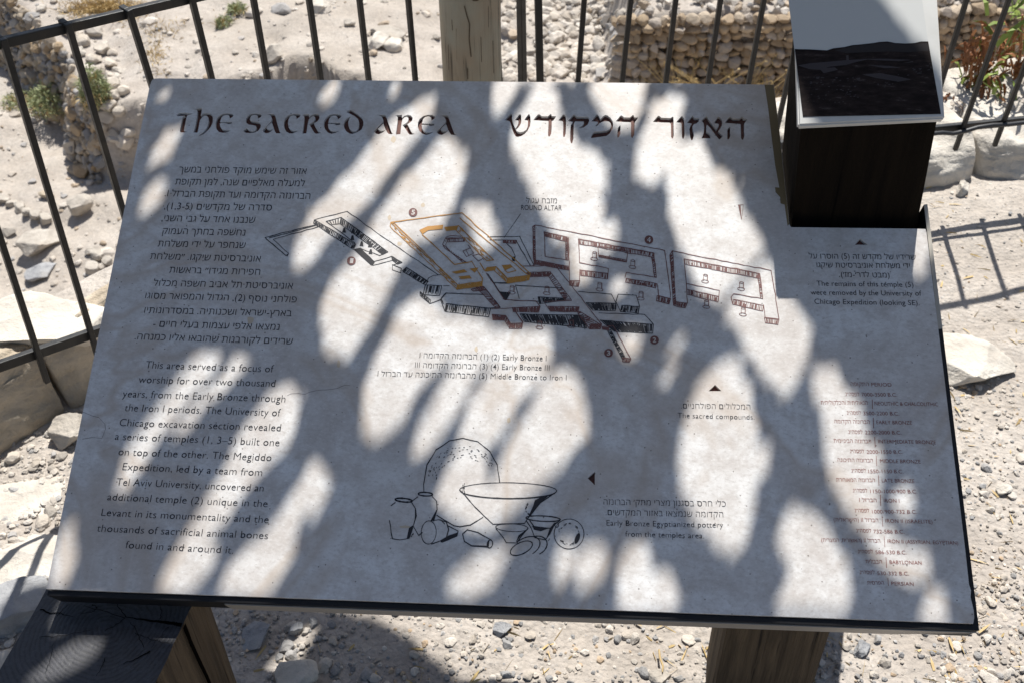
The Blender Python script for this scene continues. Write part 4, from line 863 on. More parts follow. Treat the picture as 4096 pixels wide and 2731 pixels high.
# ------------------------------------------------------------------ fence
def fence(P0, D_, bars, name, label, vb_px, vt_z=None, rails=()):
    n = nrm(np.cross(D_, BARVP)); n = n if n[1] < 0 else -n            # towards the reader
    up = -BARVP; root = empty(name, tuple(P0 * np.array([1, 1, 0]))); tag(root, label, 'fence')
    inv = Matrix.Translation(-Vector(root.location))
    def child(o): o.parent = root; o.matrix_parent_inverse = inv; return o
    return root, n, up, child
def bar_mesh(b, p, q, n, D_, w=.0052):
    t = nrm(q - p); s = nrm(np.cross(t, n)); b.box(p, s, n, t, (-w, -w, 0), (w, w, np.linalg.norm(q - p)))
def build_fences():
    # left run
    root, n, up, child = fence(FL_P, FL_DIR, None, 'metal_fence', 'black iron railing running diagonally past the left edge of the panel', None)
    pl = lambda x, y: on_plane(x, y, n, FL_P)
    step = (pl(384, 1344) - pl(160, 1475)); L = None
    bars = [((-90, 1010 - 330), (196, 1549)), ((20, 190), (384, 1400)), ((278, 122), (520, 940)), ((520, 60), (600, 318)), ((768, 0), (850, 330)), ((1014, 0), (1072, 330)), ((1236, 0), (1284, 330)), ((1438, 0), (1476, 330)), ((1633, 0), (1662, 330))]
    t0, t1 = pl(25, 183), pl(770, 5); td = nrm(t1 - t0)
    b0, b1 = pl(0, 1480), pl(384, 1344); bd = nrm(b1 - b0)
    def rail(a, d, lo, hi, nm, h=.0105, w=.006):
        b = MB(); uu = nrm(np.cross(d, n)); uu = uu if uu[2] > 0 else -uu; b.box(a - n * .0118, d, uu, n, (lo, -h, -w), (hi, h, w)); o = child(b.build(nm, M_IRON)); bev(o); return o
    def bev(o, wd=.0016):
        md = o.modifiers.new('bevel', 'BEVEL'); md.width = wd; md.segments = 2; md.limit_method = 'ANGLE'
    rail(t0, td, -.55, 1.75, 'rail', .008); rail(b0, bd, -.5, 1.75, 'rail')
    spacing = .132
    def hit(px_, line_o, line_d):                                        # where a bar's image line meets a rail line
        return px_
    k = 0
    for (xa, ya), (xb, yb) in bars:
        A, B = pl(xa, ya), pl(xb, yb); d = nrm(A - B)
        # extend up to the top rail and down past the bottom rail
        M_ = np.stack([d, -td], 1); s_, _, _, _ = np.linalg.lstsq(M_, t0 - B, rcond=None); top = B + d * (s_[0] + .012)
        M_ = np.stack([d, -bd], 1); s_, _, _, _ = np.linalg.lstsq(M_, b0 - B, rcond=None); bot = B + d * (s_[0] - (.065 if k == 0 else .05))
        b = MB(); bar_mesh(b, bot, top, n, FL_DIR); b.box(top, nrm(np.cross(d, n)), n, d, (-.0052, -.022, -.0105), (.0052, -.0052, 0))
        o = child(b.build('baluster', M_IRON)); bev(o); k += 1
    last = pl(1647, 160); dirs = pl(1647, 160) - pl(1456, 159)
    for j, fx in ((1, 1830), (2, 1990)):
        A, B = pl(fx - 8, 0), pl(fx + 10, 330); d = nrm(A - B)
        M_ = np.stack([d, -td], 1); s_ = np.linalg.lstsq(M_, t0 - B, rcond=None)[0]; top = B + d * (s_[0] + .012)
        M_ = np.stack([d, -bd], 1); s_ = np.linalg.lstsq(M_, b0 - B, rcond=None)[0]; bot = B + d * (s_[0] - .05)
        b = MB(); bar_mesh(b, bot, top, n, FL_DIR); o = child(b.build('baluster', M_IRON)); bev(o)
    for j in (1, 2, 3):                                                   # out of frame to the left
        A, B = pl(20 - 290 * j, 190 + 75 * j), pl(384 - 240 * j, 1400 + 110 * j)
        b = MB(); bar_mesh(b, B, A, n, FL_DIR); 
        if j > 1: o = child(b.build('baluster', M_IRON)); bev(o)
    # corner post of the left run
    A, B = pl(2084, 0), pl(2090, 330); d = nrm(A - B); M_ = np.stack([d, -td], 1); s_ = np.linalg.lstsq(M_, t0 - B, rcond=None)[0]
    b = MB(); bar_mesh(b, B - d * .75, B + d * (s_[0] + .03), n, FL_DIR, .0085); o = child(b.build('corner_post', M_IRON)); bev(o)
    # right run
    root, n, up, child = fence(FR_P, FR_DIR, None, 'metal_fence', 'black iron railing behind the photo plaque and along the right side', None)
    pl = lambda x, y: on_plane(x, y, n, FR_P)
    b0, b1 = pl(3800, 524), pl(4096, 494); bd = nrm(b1 - b0)
    td = bd; t0 = b0 + up * .46
    rail(b0, bd, -1.15, 1.4, 'rail'); rail(t0, td, -1.15, 1.4, 'rail')
    bars = [((2325, 162), -.06), ((2507, 163), -.08), ((2684, 166), -.105), ((2858, 166), -.13), ((3026, 166), -.155)]
    seq = [(2337, 0, 2312, 330), (2523, 0, 2488, 330), (2703, 0, 2663, 330), (2882, 0, 2832, 330), (3056, 0, 2995, 330), (3225, 0, 3150, 330), (3390, 0, 3300, 330), (3550, 0, 3455, 330), (3708, 0, 3605, 330), (3866, 0, 3766, 330), (4035, 0, 3860, 490), (4200, 0, 4010, 500), (4370, 0, 4160, 500), (4540, 0, 4310, 500)]
    for i, (xa, ya, xb, yb) in enumerate(seq):
        A, B = pl(xa, ya), pl(xb, yb); d = nrm(A - B)
        s_ = np.linalg.lstsq(np.stack([d, -td], 1), t0 - B, rcond=None)[0]; top = B + d * (s_[0] + .012)
        s_ = np.linalg.lstsq(np.stack([d, -bd], 1), b0 - B, rcond=None)[0]; bot = B + d * (s_[0] - .06)
        b = MB(); bar_mesh(b, bot, top, n, FR_DIR); o = child(b.build('baluster', M_IRON)); bev(o)
    A, B = pl(2153, 0), pl(2160, 330); d = nrm(A - B); b = MB(); s_ = np.linalg.lstsq(np.stack([d, -td], 1), t0 - B, rcond=None)[0]
    bar_mesh(b, B - d * .55, B + d * (s_[0] + .02), n, FR_DIR, .0072); o = child(b.build('corner_post', M_IRON)); bev(o)
    # cable lying along the right-hand bottom rail
    c = MB(); pts = [pl(x, y) + n * .010 for x, y in ((3640, 545), (3760, 533), (3800, 537), (3850, 527), (3900, 512), (3960, 503), (4020, 501), (4096, 492), (4300, 474))]
    pts = [p + np.array([0, 0, .007]) for p in pts]; sm = []
    for i in range(len(pts) - 1): sm += [pts[i] * (1 - t) + pts[i + 1] * t for t in (0, .5)]
    c.tube(sm + [pts[-1]], .0055, 8); tag(c.build('cable', M_CABLE, smooth=True), 'black cable lying along the bottom rail of the right hand railing', 'cable')
build_fences()

# ------------------------------------------------------------------ round wooden post behind the panel
def build_log():
    y0 = 2.22; pn_ = np.array([0, 1.0, 0]); q = np.array([0, y0, 0])
    l0, r0 = on_plane(1757, 0, pn_, q), on_plane(2003, 0, pn_, q); l1, r1 = on_plane(1774, 322, pn_, q), on_plane(2007, 322, pn_, q)
    V = []; F = []; n = 40; rows = 50
    c0, c1 = (l0 + r0) / 2, (l1 + r1) / 2; ra, rb = (r0[0] - l0[0]) / 2, (r1[0] - l1[0]) / 2
    zlo, zhi = -.1, 1.2
    for j in range(rows + 1):
        zz = zlo + (zhi - zlo) * j / rows; t = (zz - c1[2]) / (c0[2] - c1[2]); c = c1 + (c0 - c1) * t; rr = rb + (ra - rb) * min(max(t, -2), 2) * .6
        for k in range(n):
            a = 2 * math.pi * k / n; d = .0025 * noise.noise(Vector((math.cos(a) * 4, math.sin(a) * 4, zz * 1.5))) + .0018 * noise.noise(Vector((math.cos(a) * 14, math.sin(a) * 14, zz * 2)))
            V.append((c[0] + (rr + d) * math.cos(a), c[1] + (rr + d) * math.sin(a), zz))
    for j in range(rows): F += [(j * n + k, j * n + (k + 1) % n, (j + 1) * n + (k + 1) % n, (j + 1) * n + k) for k in range(n)]
    F += [tuple(range(n))[::-1], tuple(rows * n + k for k in range(n))]
    root = empty('wooden_post', (c1[0], c1[1], 0)); tag(root, 'round weathered wooden post behind the top edge of the panel', 'post')
    o = link('trunk', mesh('trunk', V, F, True), M_LOG, root); o.matrix_parent_inverse = Matrix.Translation(-Vector(root.location)); o.name = 'log'
    # drying checks and knot
    mck = mat('log_crack', (.11, .085, .06), 1.0, spec=0); b = MB(); yy = y0 - (ra + rb) / 2
    def on_log(px, py):
        p = on_plane(px, py, pn_, np.array([0, y0 - ra, 0])); t = (p[2] - c1[2]) / (c0[2] - c1[2]); c = c1 + (c0 - c1) * t; rr = rb + (ra - rb) * min(max(t, -2), 2) * .6 + .0015
        dx = min(max((p[0] - c[0]) / rr, -.98), .98); return np.array([c[0] + dx * rr, c[1] - rr * math.sqrt(1 - dx * dx), p[2]])
    z2 = lambda pts: zp(A2, pts)
    def ck(pts, w):
        b = MB()
        q_ = [on_log(*p) for p in z2(pts)]
        for a, c in zip(q_, q_[1:]):
            d = nrm(c - a); s = nrm(np.cross(d, [0, 1.0, 0])); b.add([a + s * w, c + s * w, c - s * w, a - s * w], [(0, 1, 2, 3)])
        o2 = b.build('drying_crack', mck, root); o2.matrix_parent_inverse = o.matrix_parent_inverse
    ck([(930, 40), (945, 100), (965, 160), (962, 260), (975, 380)], .0012); ck([(845, 150), (850, 220)], .0006); ck([(1090, 60), (1092, 200)], .0005); ck([(950, 455), (952, 530)], .001); ck([(875, 200), (878, 330), (880, 420)], .0004); ck([(1040, 250), (1045, 420)], .0006); ck([(820, 330), (825, 500)], .0005); ck([(1120, 300), (1125, 520)], .0005); ck([(985, 0), (1005, 6), (1025, 2)], .002)
build_log()

# ------------------------------------------------------------------ rocks one can count
GROUP_NONE = None
def rock(label, px, py, wpx, m=M_LIME, flat=.55, dep=.8, rot=0.0, seed=0, z=None, name='rock', cat='rock', sink=.25, group=None, off=(0, 0, 0)):
    if z is None: p, dist = on_ground(px, py)
    else: p = at_z(px, py, z); dist = np.linalg.norm(p - CAM)
    w = wpx * dist / F_PX; v, f = PROTO_HI[seed % len(PROTO_HI)]; ext = (v.max(0) - v.min(0))
    v = v / ext * np.array([w, w * dep, w * flat])
    me = mesh(name, v, f, True); o = link(name, me, m); o.location = (p[0] + off[0], p[1] + off[1], p[2] + w * flat * (.5 - sink) + off[2]); o.rotation_euler = (RNG.normal() * .08, RNG.normal() * .08, rot)
    tag(o, label, cat, group); return o
rock('large white boulder with an orange patch behind the left railing', 110, 1330, 640, M_WHITE, .30, .55, .35, 0, name='boulder', cat='boulder', z=.15, sink=.45)
def block(label, A, B, depth, h, m, back_rise=.0, seed=0, over=(0, 0), lean=.03):
    """a roughly squared kerb stone whose front foot runs from A to B"""
    A, B = np.array(A), np.array(B); d = nrm(B - A); A = A - d * over[0]; B = B + d * over[1]; L = np.linalg.norm(B - A); n = np.array([-d[1], d[0], 0])
    bm = bmesh.new(); bmesh.ops.create_cube(bm, size=1.0); bmesh.ops.subdivide_edges(bm, edges=list(bm.edges), cuts=22, use_grid_fill=True)
    for v in bm.verts:
        p = np.array(v.co) * 2; q = np.sign(p) * np.abs(p); r = (np.abs(q) ** 9).sum() ** (1 / 9); q = q / max(r, 1e-6) * min(max(np.abs(p)), 1)
        w = A + d * (q[0] * .5 + .5) * L + n * ((q[1] * .5 + .5) * depth + lean * (q[2] * .5 + .5)); w[2] = -.03 + (q[2] * .5 + .5) * (h + .03 + back_rise * (q[1] * .5 + .5))
        k = noise.fractal(Vector(w * 7) + Vector((seed * 5.3, 0, 0)), .75, 2.1, 6); v.co = w + np.array([n[0] * -.6, n[1] * -.6, .8]) * k * .030
    ctr = (A + B) / 2 + n * depth / 2; ctr[2] = 0
    for v in bm.verts: v.co -= Vector(ctr)
    me = bpy.data.meshes.new('kerb_block'); bm.to_mesh(me); bm.free(); me.polygons.foreach_set('use_smooth', [True] * len(me.polygons))
    o = link('kerb_block', me, m); o.location = ctr; return tag(o, label, 'stone block')
_k = at_z(150, 1738, 0); _q = at_z(3810, 752, 0)
block('long tan kerb block with a shaded front below the left railing', _k - FL_DIR * .62, _k + FL_DIR * .075, .055, .195, M_TAN, .0, 0)
block('cracked tan kerb block touching the left edge of the panel', _k + FL_DIR * .085, _k + FL_DIR * .62, .055, .195, M_TAN, .0, 1)
block('big white kerb block under the right bottom rail nearest the post', _q - FR_DIR * .42, _q + FR_DIR * .075, .30, .095, M_WHITE, .05, 2)
block('rough white kerb block under the right rail at the frame edge', _q + FR_DIR * .085, _q + FR_DIR * .75, .34, .085, M_WHITE, .07, 3)
rock('jagged pale rubble stone at the foot of the cracked kerb block', 300, 1740, 170, M_LIME, .55, .8, .2, 4)
rock('flat pale slab crossed by railing shadows at the left edge', 110, 2010, 420, M_WHITE, .13, .75, .5, 5, sink=.68)
rock('smooth whitish rock just above the dark timber post', 110, 2270, 380, M_WHITE, .30, .8, .3, 6, sink=.5)
rock('grey rough rock partly hidden by the dark timber post', 40, 2440, 300, M_GREY, .5, .9, .9, 1, sink=.35)
rock('upper block of the two block pile on the dirt', 345, 640, 52, M_LIME, .8, .8, .3, 2, off=(0, 0, .09))
rock('lower block of the two block pile on the dirt', 346, 688, 56, M_LIME, .8, .8, .6, 3)
rock('small tan stone left of the two block pile', 188, 790, 58, M_TAN, .6, .8, .2, 0)
rock('pale rock casting a shadow to its lower left', 330, 842, 92, M_LIME, .85, .8, .8, 5)
rock('broad grey flat slab between the two left balusters', 172, 985, 175, M_LIME, .35, .7, .2, 4)
rock('smaller flat grey slab below the broad one', 168, 1100, 120, M_GREY, .42, .8, .4, 6)
for i, (x, y, w) in enumerate([(15, 808, 50), (48, 822, 46), (80, 838, 54), (112, 852, 48), (146, 868, 58), (182, 884, 56)]):
    rock('kerb stone in the diagonal row of stones across the pit floor at far left', x, y, w, M_LIME, .6, .8, .5 + i * .4, i, group='row of stones across the pit floor')
for i, (x, y, w) in enumerate([(368, 1012, 50), (400, 1030, 60), (435, 1052, 52), (370, 1085, 72)]):
    rock('rubble stone beside the left edge of the panel above the railing', x, y, w, M_LIME, .65, .8, i * .7, i + 2, group='rubble stones by the panel edge')
rock('flat pale slab right of the wooden balusters, largest on the dirt', 1552, 140, 135, M_LIME, .28, .8, .1, 1)
rock('rounded stone in front of the largest flat slab', 1512, 182, 100, M_WHITE, .55, .8, .5, 2)
rock('low stone against the round wooden post', 1580, 192, 95, M_WHITE, .5, .8, 1.0, 3)
rock('white stone on the bank at the top of the photo', 1283, 44, 84, M_WHITE, .6, .8, .3, 4)
rock('pale round stone above the trench bank', 1400, 100, 46, M_LIME, .6, .9, .3, 5)
rock('block fallen in the shaded trench behind the panel', 1100, 235, 90, M_LIME, .8, .8, .9, 6)
rock('small white stone in front of the right kerb blocks', 3845, 772, 62, M_WHITE, .9, .8, .5, 2)
rock('pale slab half buried beside the right edge of the panel', 3870, 1470, 330, M_WHITE, .34, .8, -.35, 4, sink=.35)
rock('white chunk at the bottom edge of the photo', 1193, 2715, 165, M_WHITE, .6, .8, .4, 5)
rock('flat bluish stone under the lower left of the panel', 1019, 2545, 140, M_GREY, .3, .9, .2, 6, sink=.35)
rock('angular grey pebble beneath the panel', 1184, 2520, 66, M_GREY, .8, .7, .9, 1, name='pebble', cat='pebble')
rock('grey faceted pebble right of the right timber post', 3443, 2600, 72, M_GREY, .6, .8, .3, 2, name='pebble', cat='pebble')
rock('pale flat pebble left of the right timber post', 2640, 2712, 90, M_LIME, .5, .8, .2, 3, name='pebble', cat='pebble')
rock('grey oval pebble under the middle of the bottom frame', 2010, 2520, 75, M_GREY, .5, .8, .1, 4, name='pebble', cat='pebble')
rock('round white pebble right of the panel corner', 4010, 1965, 62, M_WHITE, .6, .7, .3, 5, name='pebble', cat='pebble')

# ------------------------------------------------------------------ rubble walls
def add_stone(b, p, s, protos=PROTO_MID, tint=None, sq=(1, 1, 1), free=True):
    v, f = protos[int(RNG.integers(len(protos)))]; Rm = rotm() if free else rotz(RNG.uniform(0, 6.28))
    v = (v * np.array(sq)) @ Rm.T * (s / 2); c = tint if tint is not None else TINTS[int(RNG.integers(len(TINTS)))]
    k = RNG.uniform(.82, 1.08); b.add(v + p, f, tuple(np.array(c) * k))
def left_wall():
    b = MB(); tan = [(.60, .52, .42), (.70, .62, .52), (.52, .46, .38), (.76, .70, .62), (.50, .50, .51), (.66, .52, .36)]
    for (x0, y0), (x1, y1) in zip(WL[1:-1], WL[2:]):
        if x1 > -2.9: continue
        L = math.hypot(x1 - x0, y1 - y0); n = int(L / .055)
        nx, ny = (y1 - y0) / L, -(x1 - x0) / L                     # towards the raised side is the opposite of side_left > 0
        if side_left((x0 + x1) / 2 + nx * .2, (y0 + y1) / 2 + ny * .2) > 0: nx, ny = -nx, -ny
        for i in range(n):
            for k in range(12):
                t = (i + RNG.uniform(0, 1)) / n; x, y = x0 + (x1 - x0) * t, y0 + (y1 - y0) * t; h = k / 11
                q = -.20 + h * .20; xx, yy = x + nx * q, y + ny * q
                zb = hgt(x - nx * .3, y - ny * .3); add_stone(b, np.array([xx, yy, zb + h * .62 + RNG.normal() * .015]), float(np.clip(np.exp(RNG.normal(-2.55, .36)), .04, .2)), tint=tan[int(RNG.integers(6))])
            for k in range(2):
                t = (i + RNG.uniform(0, 1)) / n; x, y = x0 + (x1 - x0) * t, y0 + (y1 - y0) * t; q = .1 + RNG.exponential(.16)
                xx, yy = x + nx * q, y + ny * q; add_stone(b, np.array([xx, yy, hgt(xx, yy) + RNG.uniform(-.03, .03)]), float(np.clip(np.exp(RNG.normal(-2.6, .4)), .04, .2)), tint=(.84, .80, .74), sq=(1, 1, .6), free=False)
    for x, y, w in [(447, 369, 95), (462, 395, 60), (495, 378, 60), (441, 440, 62), (480, 456, 58), (428, 478, 70), (462, 550, 62), (505, 585, 95), (470, 575, 70), (415, 520, 55), (520, 545, 60), (400, 300, 60), (440, 320, 52), (380, 250, 60), (410, 215, 64), (330, 180, 70), (450, 270, 60)]:
        p, d = on_ground(x, y); s = w * d / F_PX; add_stone(b, p + np.array([0, 0, s * .25]), s, tint=(.88, .82, .74), sq=(1, .9, .7), free=False)
    tag(b.build('rubble_wall', M_STONES, attr=True), 'dark rubble stone wall in shade running diagonally at upper left', 'stone wall')
left_wall()
def right_wall():
    b = MB(); tan = [(.62, .50, .36), (.70, .57, .42), (.56, .45, .33), (.74, .64, .52), (.66, .60, .54)]
    x = 1.22
    zt = PIT + .62 + .05
    rows = 11
    for k in range(rows):
        zz = PIT - .06 + (k + .5) * .067; x = .80 + RNG.uniform(0, .05)
        while x < 4.2:
            w = RNG.uniform(.05, .125); y = WALL_Y - .045 + .008 * k + RNG.normal() * .012 + .02 * math.sin(x * 2)
            v, f = (PROTO_ROUND[int(RNG.integers(6))] if RNG.uniform() < .25 else PROTO_MID[int(RNG.integers(9))]); v = v * np.array([w * .60, .065, .040 * RNG.uniform(.75, 1.3)]) @ rotz(RNG.normal() * .2).T
            b.add(v + np.array([x + w / 2, y, zz + RNG.normal() * .008]), f, tuple(np.array(tan[int(RNG.integers(5))]) * RNG.uniform(.85, 1.1))); x += w * .93
    tag(b.build('retaining_wall', M_STONES, attr=True), 'low wall of rounded tan fieldstones in the pit behind the right railing', 'stone wall')
    g = MB()
    for _ in range(2600):
        x, y = RNG.uniform(.72, 5.2), WALL_Y + RNG.uniform(.05, 3.2)
        if RNG.uniform() > .95: continue
        add_stone(g, np.array([x, y, hgt(x, y) + RNG.uniform(0, .05)]), float(np.clip(np.exp(RNG.normal(-2.55, .42)), .03, .22)), PROTO_LO if y > WALL_Y + 1.4 else PROTO_MID, tint=TINTS[int(RNG.choice([1, 3, 3, 0, 5, 2, 7]))], sq=(1, .9, .65))
    tag(g.build('stone_heap', M_STONES, attr=True), kind='stuff')
    # slumped stones at the wall's left end
    s = MB()
    for _ in range(420):
        px, py = RNG.uniform(1960, 2420), RNG.uniform(0, 330)
        if px < 2160 and 60 < py < 190 and RNG.uniform() > .15: continue
        p, d = on_ground(px, py); add_stone(s, p + np.array([0, 0, .01]), RNG.uniform(.03, .15), tint=TINTS[int(RNG.choice([0, 1, 3, 2]))], sq=(1, .9, .7), free=False)
    tag(s.build('fallen_stones', M_STONES, attr=True), kind='stuff')
right_wall()
def scatter_pit():
    b = MB()
    for _ in range(3600):
        px, py = RNG.uniform(-150, 4300), RNG.uniform(-120, 1250)
        if py > 420 and px > 700 and px < 3600: continue
        p, d = on_ground(px, py)
        if p[2] > -1.2: continue
        s = float(np.exp(RNG.normal(-3.55, .62))); s = min(s, .20)
        add_stone(b, p + np.array([0, 0, s * .05]), s, PROTO_LO if s < .05 else PROTO_MID, tint=TINTS[int(RNG.choice([0, 1, 1, 3, 2, 5, 7]))], sq=(1, .9, .6), free=False)
    tag(b.build('pit_rubble', M_STONES, attr=True, smooth=False), kind='stuff')
    # rubble against the far right, behind the railing
    g = MB()
    for _ in range(900):
        px, py = RNG.uniform(3680, 4250), RNG.uniform(-60, 500); p, d = on_ground(px, py)
        add_stone(g, p + np.array([0, 0, .01]), RNG.uniform(.02, .12) * (1 if p[2] < -1 else .5), tint=TINTS[int(RNG.choice([0, 1, 3, 3, 7]))], sq=(1, .9, .65), free=False)
    tag(g.build('bank_rubble', M_STONES, attr=True), kind='stuff')
scatter_pit()
def gravel():
    b = MB()
    def put(px, py, s, k):
        p = at_z(px, py, 0.0); zg = hgt(p[0], p[1])
        add_stone(b, np.array([p[0], p[1], zg + s * .12]), s, PROTO_LO if s < .016 else PROTO_MID, tint=TINTS[k], sq=(1, .85, .62), free=False)
    for _ in range(5200):                              # bottom strip
        px, py = RNG.uniform(700, 4200), RNG.uniform(2330, 2850)
        dn = noise.noise(Vector((px * .0035, py * .006, 3))) ; 
        if RNG.uniform() > .55 + .6 * dn: continue
        s = float(np.exp(RNG.normal(-5.05, .55))); put(px, py, min(s, .035), int(RNG.choice([0, 1, 1, 3, 4, 4, 5, 5, 6, 2])))
    for _ in range(4200):                              # right of the panel
        py = RNG.uniform(720, 2800); px = RNG.uniform(3560 + (py - 800) * .1, 4250)
        dn = noise.noise(Vector((px * .004, py * .004, 9)))
        if RNG.uniform() > (.30 if py < 1500 else .62) + .5 * dn: continue
        s = float(np.exp(RNG.normal(-5.15 if py > 1500 else -5.4, .50))); put(px, py, min(s, .030), int(RNG.choice([0, 1, 1, 3, 3, 3, 1, 5, 4, 6, 2, 0])))
    for _ in range(2600):                              # left edge
        px, py = RNG.uniform(-150, 420), RNG.uniform(1650, 2731)
        s = float(np.exp(RNG.normal(-4.9, .55))); put(px, py, min(s, .04), int(RNG.choice([0, 1, 1, 3, 3, 5, 2])))
    for _ in range(1800):                              # the rest of the terrace, out of frame
        x, y = RNG.uniform(-2, 2.6), RNG.uniform(-1.4, 1.9)
        s = float(np.exp(RNG.normal(-4.9, .5))); add_stone(b, np.array([x, y, hgt(x, y) + s * .12]), min(s, .04), PROTO_LO, tint=TINTS[int(RNG.integers(8))], sq=(1, .85, .62), free=False)
    tag(b.build('gravel', M_STONES, attr=True, smooth=False), kind='stuff')
gravel()

# ------------------------------------------------------------------ plants
def leaf_mat(name, a, b, rough=.6):
    m = mat(name, a, rough, spec=.3); t = NT(m); n = t.noise(t.coord(), 14, 4); t.col(t.ramp(n, [(.35, b), (.65, a)]))
    t.b.inputs['Transmission Weight'].default_value = 0.0; return m
M_GREEN = leaf_mat('weed_leaf', (.31, .335, .18), (.21, .245, .11)); M_LEAF = leaf_mat('tree_leaf', (.11, .14, .05), (.07, .095, .035)); M_BRIGHT = leaf_mat('fresh_leaf', (.24, .30, .06), (.14, .20, .04))
M_STRAW = leaf_mat('dry_straw', (.56, .42, .20), (.40, .28, .12)); M_RUST = leaf_mat('withered_flower', (.30, .13, .045), (.17, .065, .025))
def blade(b, p, d, L, w, bend=.3):
    d = nrm(d); s = nrm(np.cross(d, RNG.normal(size=3))); g = np.array([0, 0, -1.0])
    p1 = p + d * L * .5; p2 = p + d * L + g * bend * L
    b.add([p - s * w * .4, p + s * w * .4, p1 + s * w * .5, p1 - s * w * .5, p2], [(0, 1, 2, 3), (3, 2, 4)])
def bush(name, label, px, py, wpx, hpx, m, n, cat='weed', lw=.008, ll=.06, up=.6):
    p, d = on_ground(px, py); w = wpx * d / F_PX; h = hpx * d / F_PX; root = empty(name, tuple(p)); tag(root, label, cat); b = MB(); s = MB()
    for _ in range(n):
        a = RNG.uniform(0, 6.28); r = w / 2 * math.sqrt(RNG.uniform()); hh = h * RNG.uniform(.05, 1) * (1 - .6 * (r / (w / 2)) ** 2)
        q = np.array([r * math.cos(a), r * math.sin(a), hh]); blade(b, q, RNG.normal(size=3) * .7 + np.array([math.cos(a) * .5, math.sin(a) * .5, up]), ll * RNG.uniform(.6, 1.3), lw * RNG.uniform(.7, 1.3))
    for _ in range(14):
        a = RNG.uniform(0, 6.28); r = w / 2 * RNG.uniform(.2, .8); s.tube([(0, 0, -.02), (r * .5 * math.cos(a), r * .5 * math.sin(a), h * .4), (r * math.cos(a), r * math.sin(a), h * .75)], .003, 5)
    b.build('foliage', m, root); s.build('stem', M_STRAW, root); dd = MB()
    for _ in range(n // 5):
        a = RNG.uniform(0, 6.28); r = w * .6 * math.sqrt(RNG.uniform()); blade(dd, np.array([r * math.cos(a), r * math.sin(a), h * RNG.uniform(0, .35)]), RNG.normal(size=3) * .6 + np.array([0, 0, .7]), ll * RNG.uniform(.8, 2.0), lw * .8)
    dd.build('dead_leaves', M_STRAW, root)
bush('weed_clump', 'green weed clump at the foot of the shaded rubble wall', 235, 425, 190, 95, M_GREEN, 1500)
bush('weed_clump', 'taller green weed clump beside the pale stones of the wall end', 395, 415, 100, 160, M_GREEN, 1100)
bush('weed_clump', 'thin yellowish weeds on the lower ground at far left', 85, 420, 120, 50, M_GREEN, 320)
bush('weed_clump', 'small green weed on the dirt near the top of the photo', 950, 50, 60, 34, M_GREEN, 220)
bush('weed_clump', 'small green sprig with a dark stem above the trench', 895, 105, 50, 40, M_GREEN, 160)
def dry_patch(px0, py0, px1, py1, n, L):
    b = MB()
    for _ in range(n):
        px = RNG.normal((px0 + px1) / 2, (px1 - px0) / 4); py = RNG.normal((py0 + py1) / 2, (py1 - py0) / 4); p, d = on_ground(px, py); blade(b, p, RNG.normal(size=3) * .6 + np.array([0, 0, .6]), L * RNG.uniform(.5, 1.2), .006, .25)
    return b
b = dry_patch(270, 5, 580, 80, 1500, .12)
for args in ((560, 150, 680, 300, 200, .07), (480, 60, 760, 170, 200, .06), (110, 360, 330, 450, 240, .10)):
    k_ = dry_patch(*args); b.v += k_.v; b.c += k_.c; b.f += [tuple(i + b.n for i in q) for q in k_.f]; b.n += k_.n
tag(b.build('dry_grass', M_STRAW), kind='stuff')
def straw_tuft(label, x, y, n, L, spread):
    p = np.array([x, y, hgt(x, y)]); root = empty('dry_grass_tuft', tuple(p)); tag(root, label, 'dry grass'); b = MB()
    for _ in range(n):
        a = RNG.uniform(0, 6.28); dr = np.array([math.cos(a) * spread, math.sin(a) * spread, 1.0]); q = np.array([RNG.normal() * .03, RNG.normal() * .03, 0]); LL = L * RNG.uniform(.5, 1.1)
        e = nrm(dr); pts = [q + e * LL * t + np.array([math.cos(a), math.sin(a), -.6]) * .28 * LL * t * t for t in (0, .33, .66, 1)]; b.tube(pts, [.0045, .0038, .003, .0015], 4, False)
        for t in (.85, .92, 1.0):
            blade(b, q + e * LL * t + np.array([math.cos(a), math.sin(a), -.6]) * .28 * LL * t * t, RNG.normal(size=3), .035, .008)
    b.build('blades', M_STRAW, root)
straw_tuft('dry straw tuft leaning over the tan wall just above the panel', 1.35, 7.25, 46, .62, .8)
straw_tuft('dry straw tuft in front of the tan wall near the dark post', 1.75, 7.2, 40, .6, .7)
straw_tuft('short dry seed head tuft against the left side of the dark post', 2.02, 7.3, 30, .45, .7)
def litter():
    b = MB()
    for _ in range(260):
        px, py = (RNG.uniform(800, 4100), RNG.uniform(2480, 2800)) if RNG.uniform() < .5 else (RNG.uniform(3650, 4150), RNG.uniform(760, 2700)); p = at_z(px, py, 0); p[2] = hgt(p[0], p[1]) + .002
        a = RNG.uniform(0, 6.28); blade(b, p, np.array([math.cos(a), math.sin(a), .12]), RNG.uniform(.008, .035), RNG.uniform(.001, .005), .05)
    tag(b.build('dry_leaf_litter', M_STRAW), kind='stuff')
    t = MB(); q = [at_z(x, y, .006) for x, y in ((2636, 2596), (2640, 2630), (2652, 2662), (2650, 2686))]; t.tube(q, [.0018, .002, .0018, .001], 6); tag(t.build('twig', M_STRAW), 'thin pale twig on the gravel left of the right timber post', 'twig')
litter()
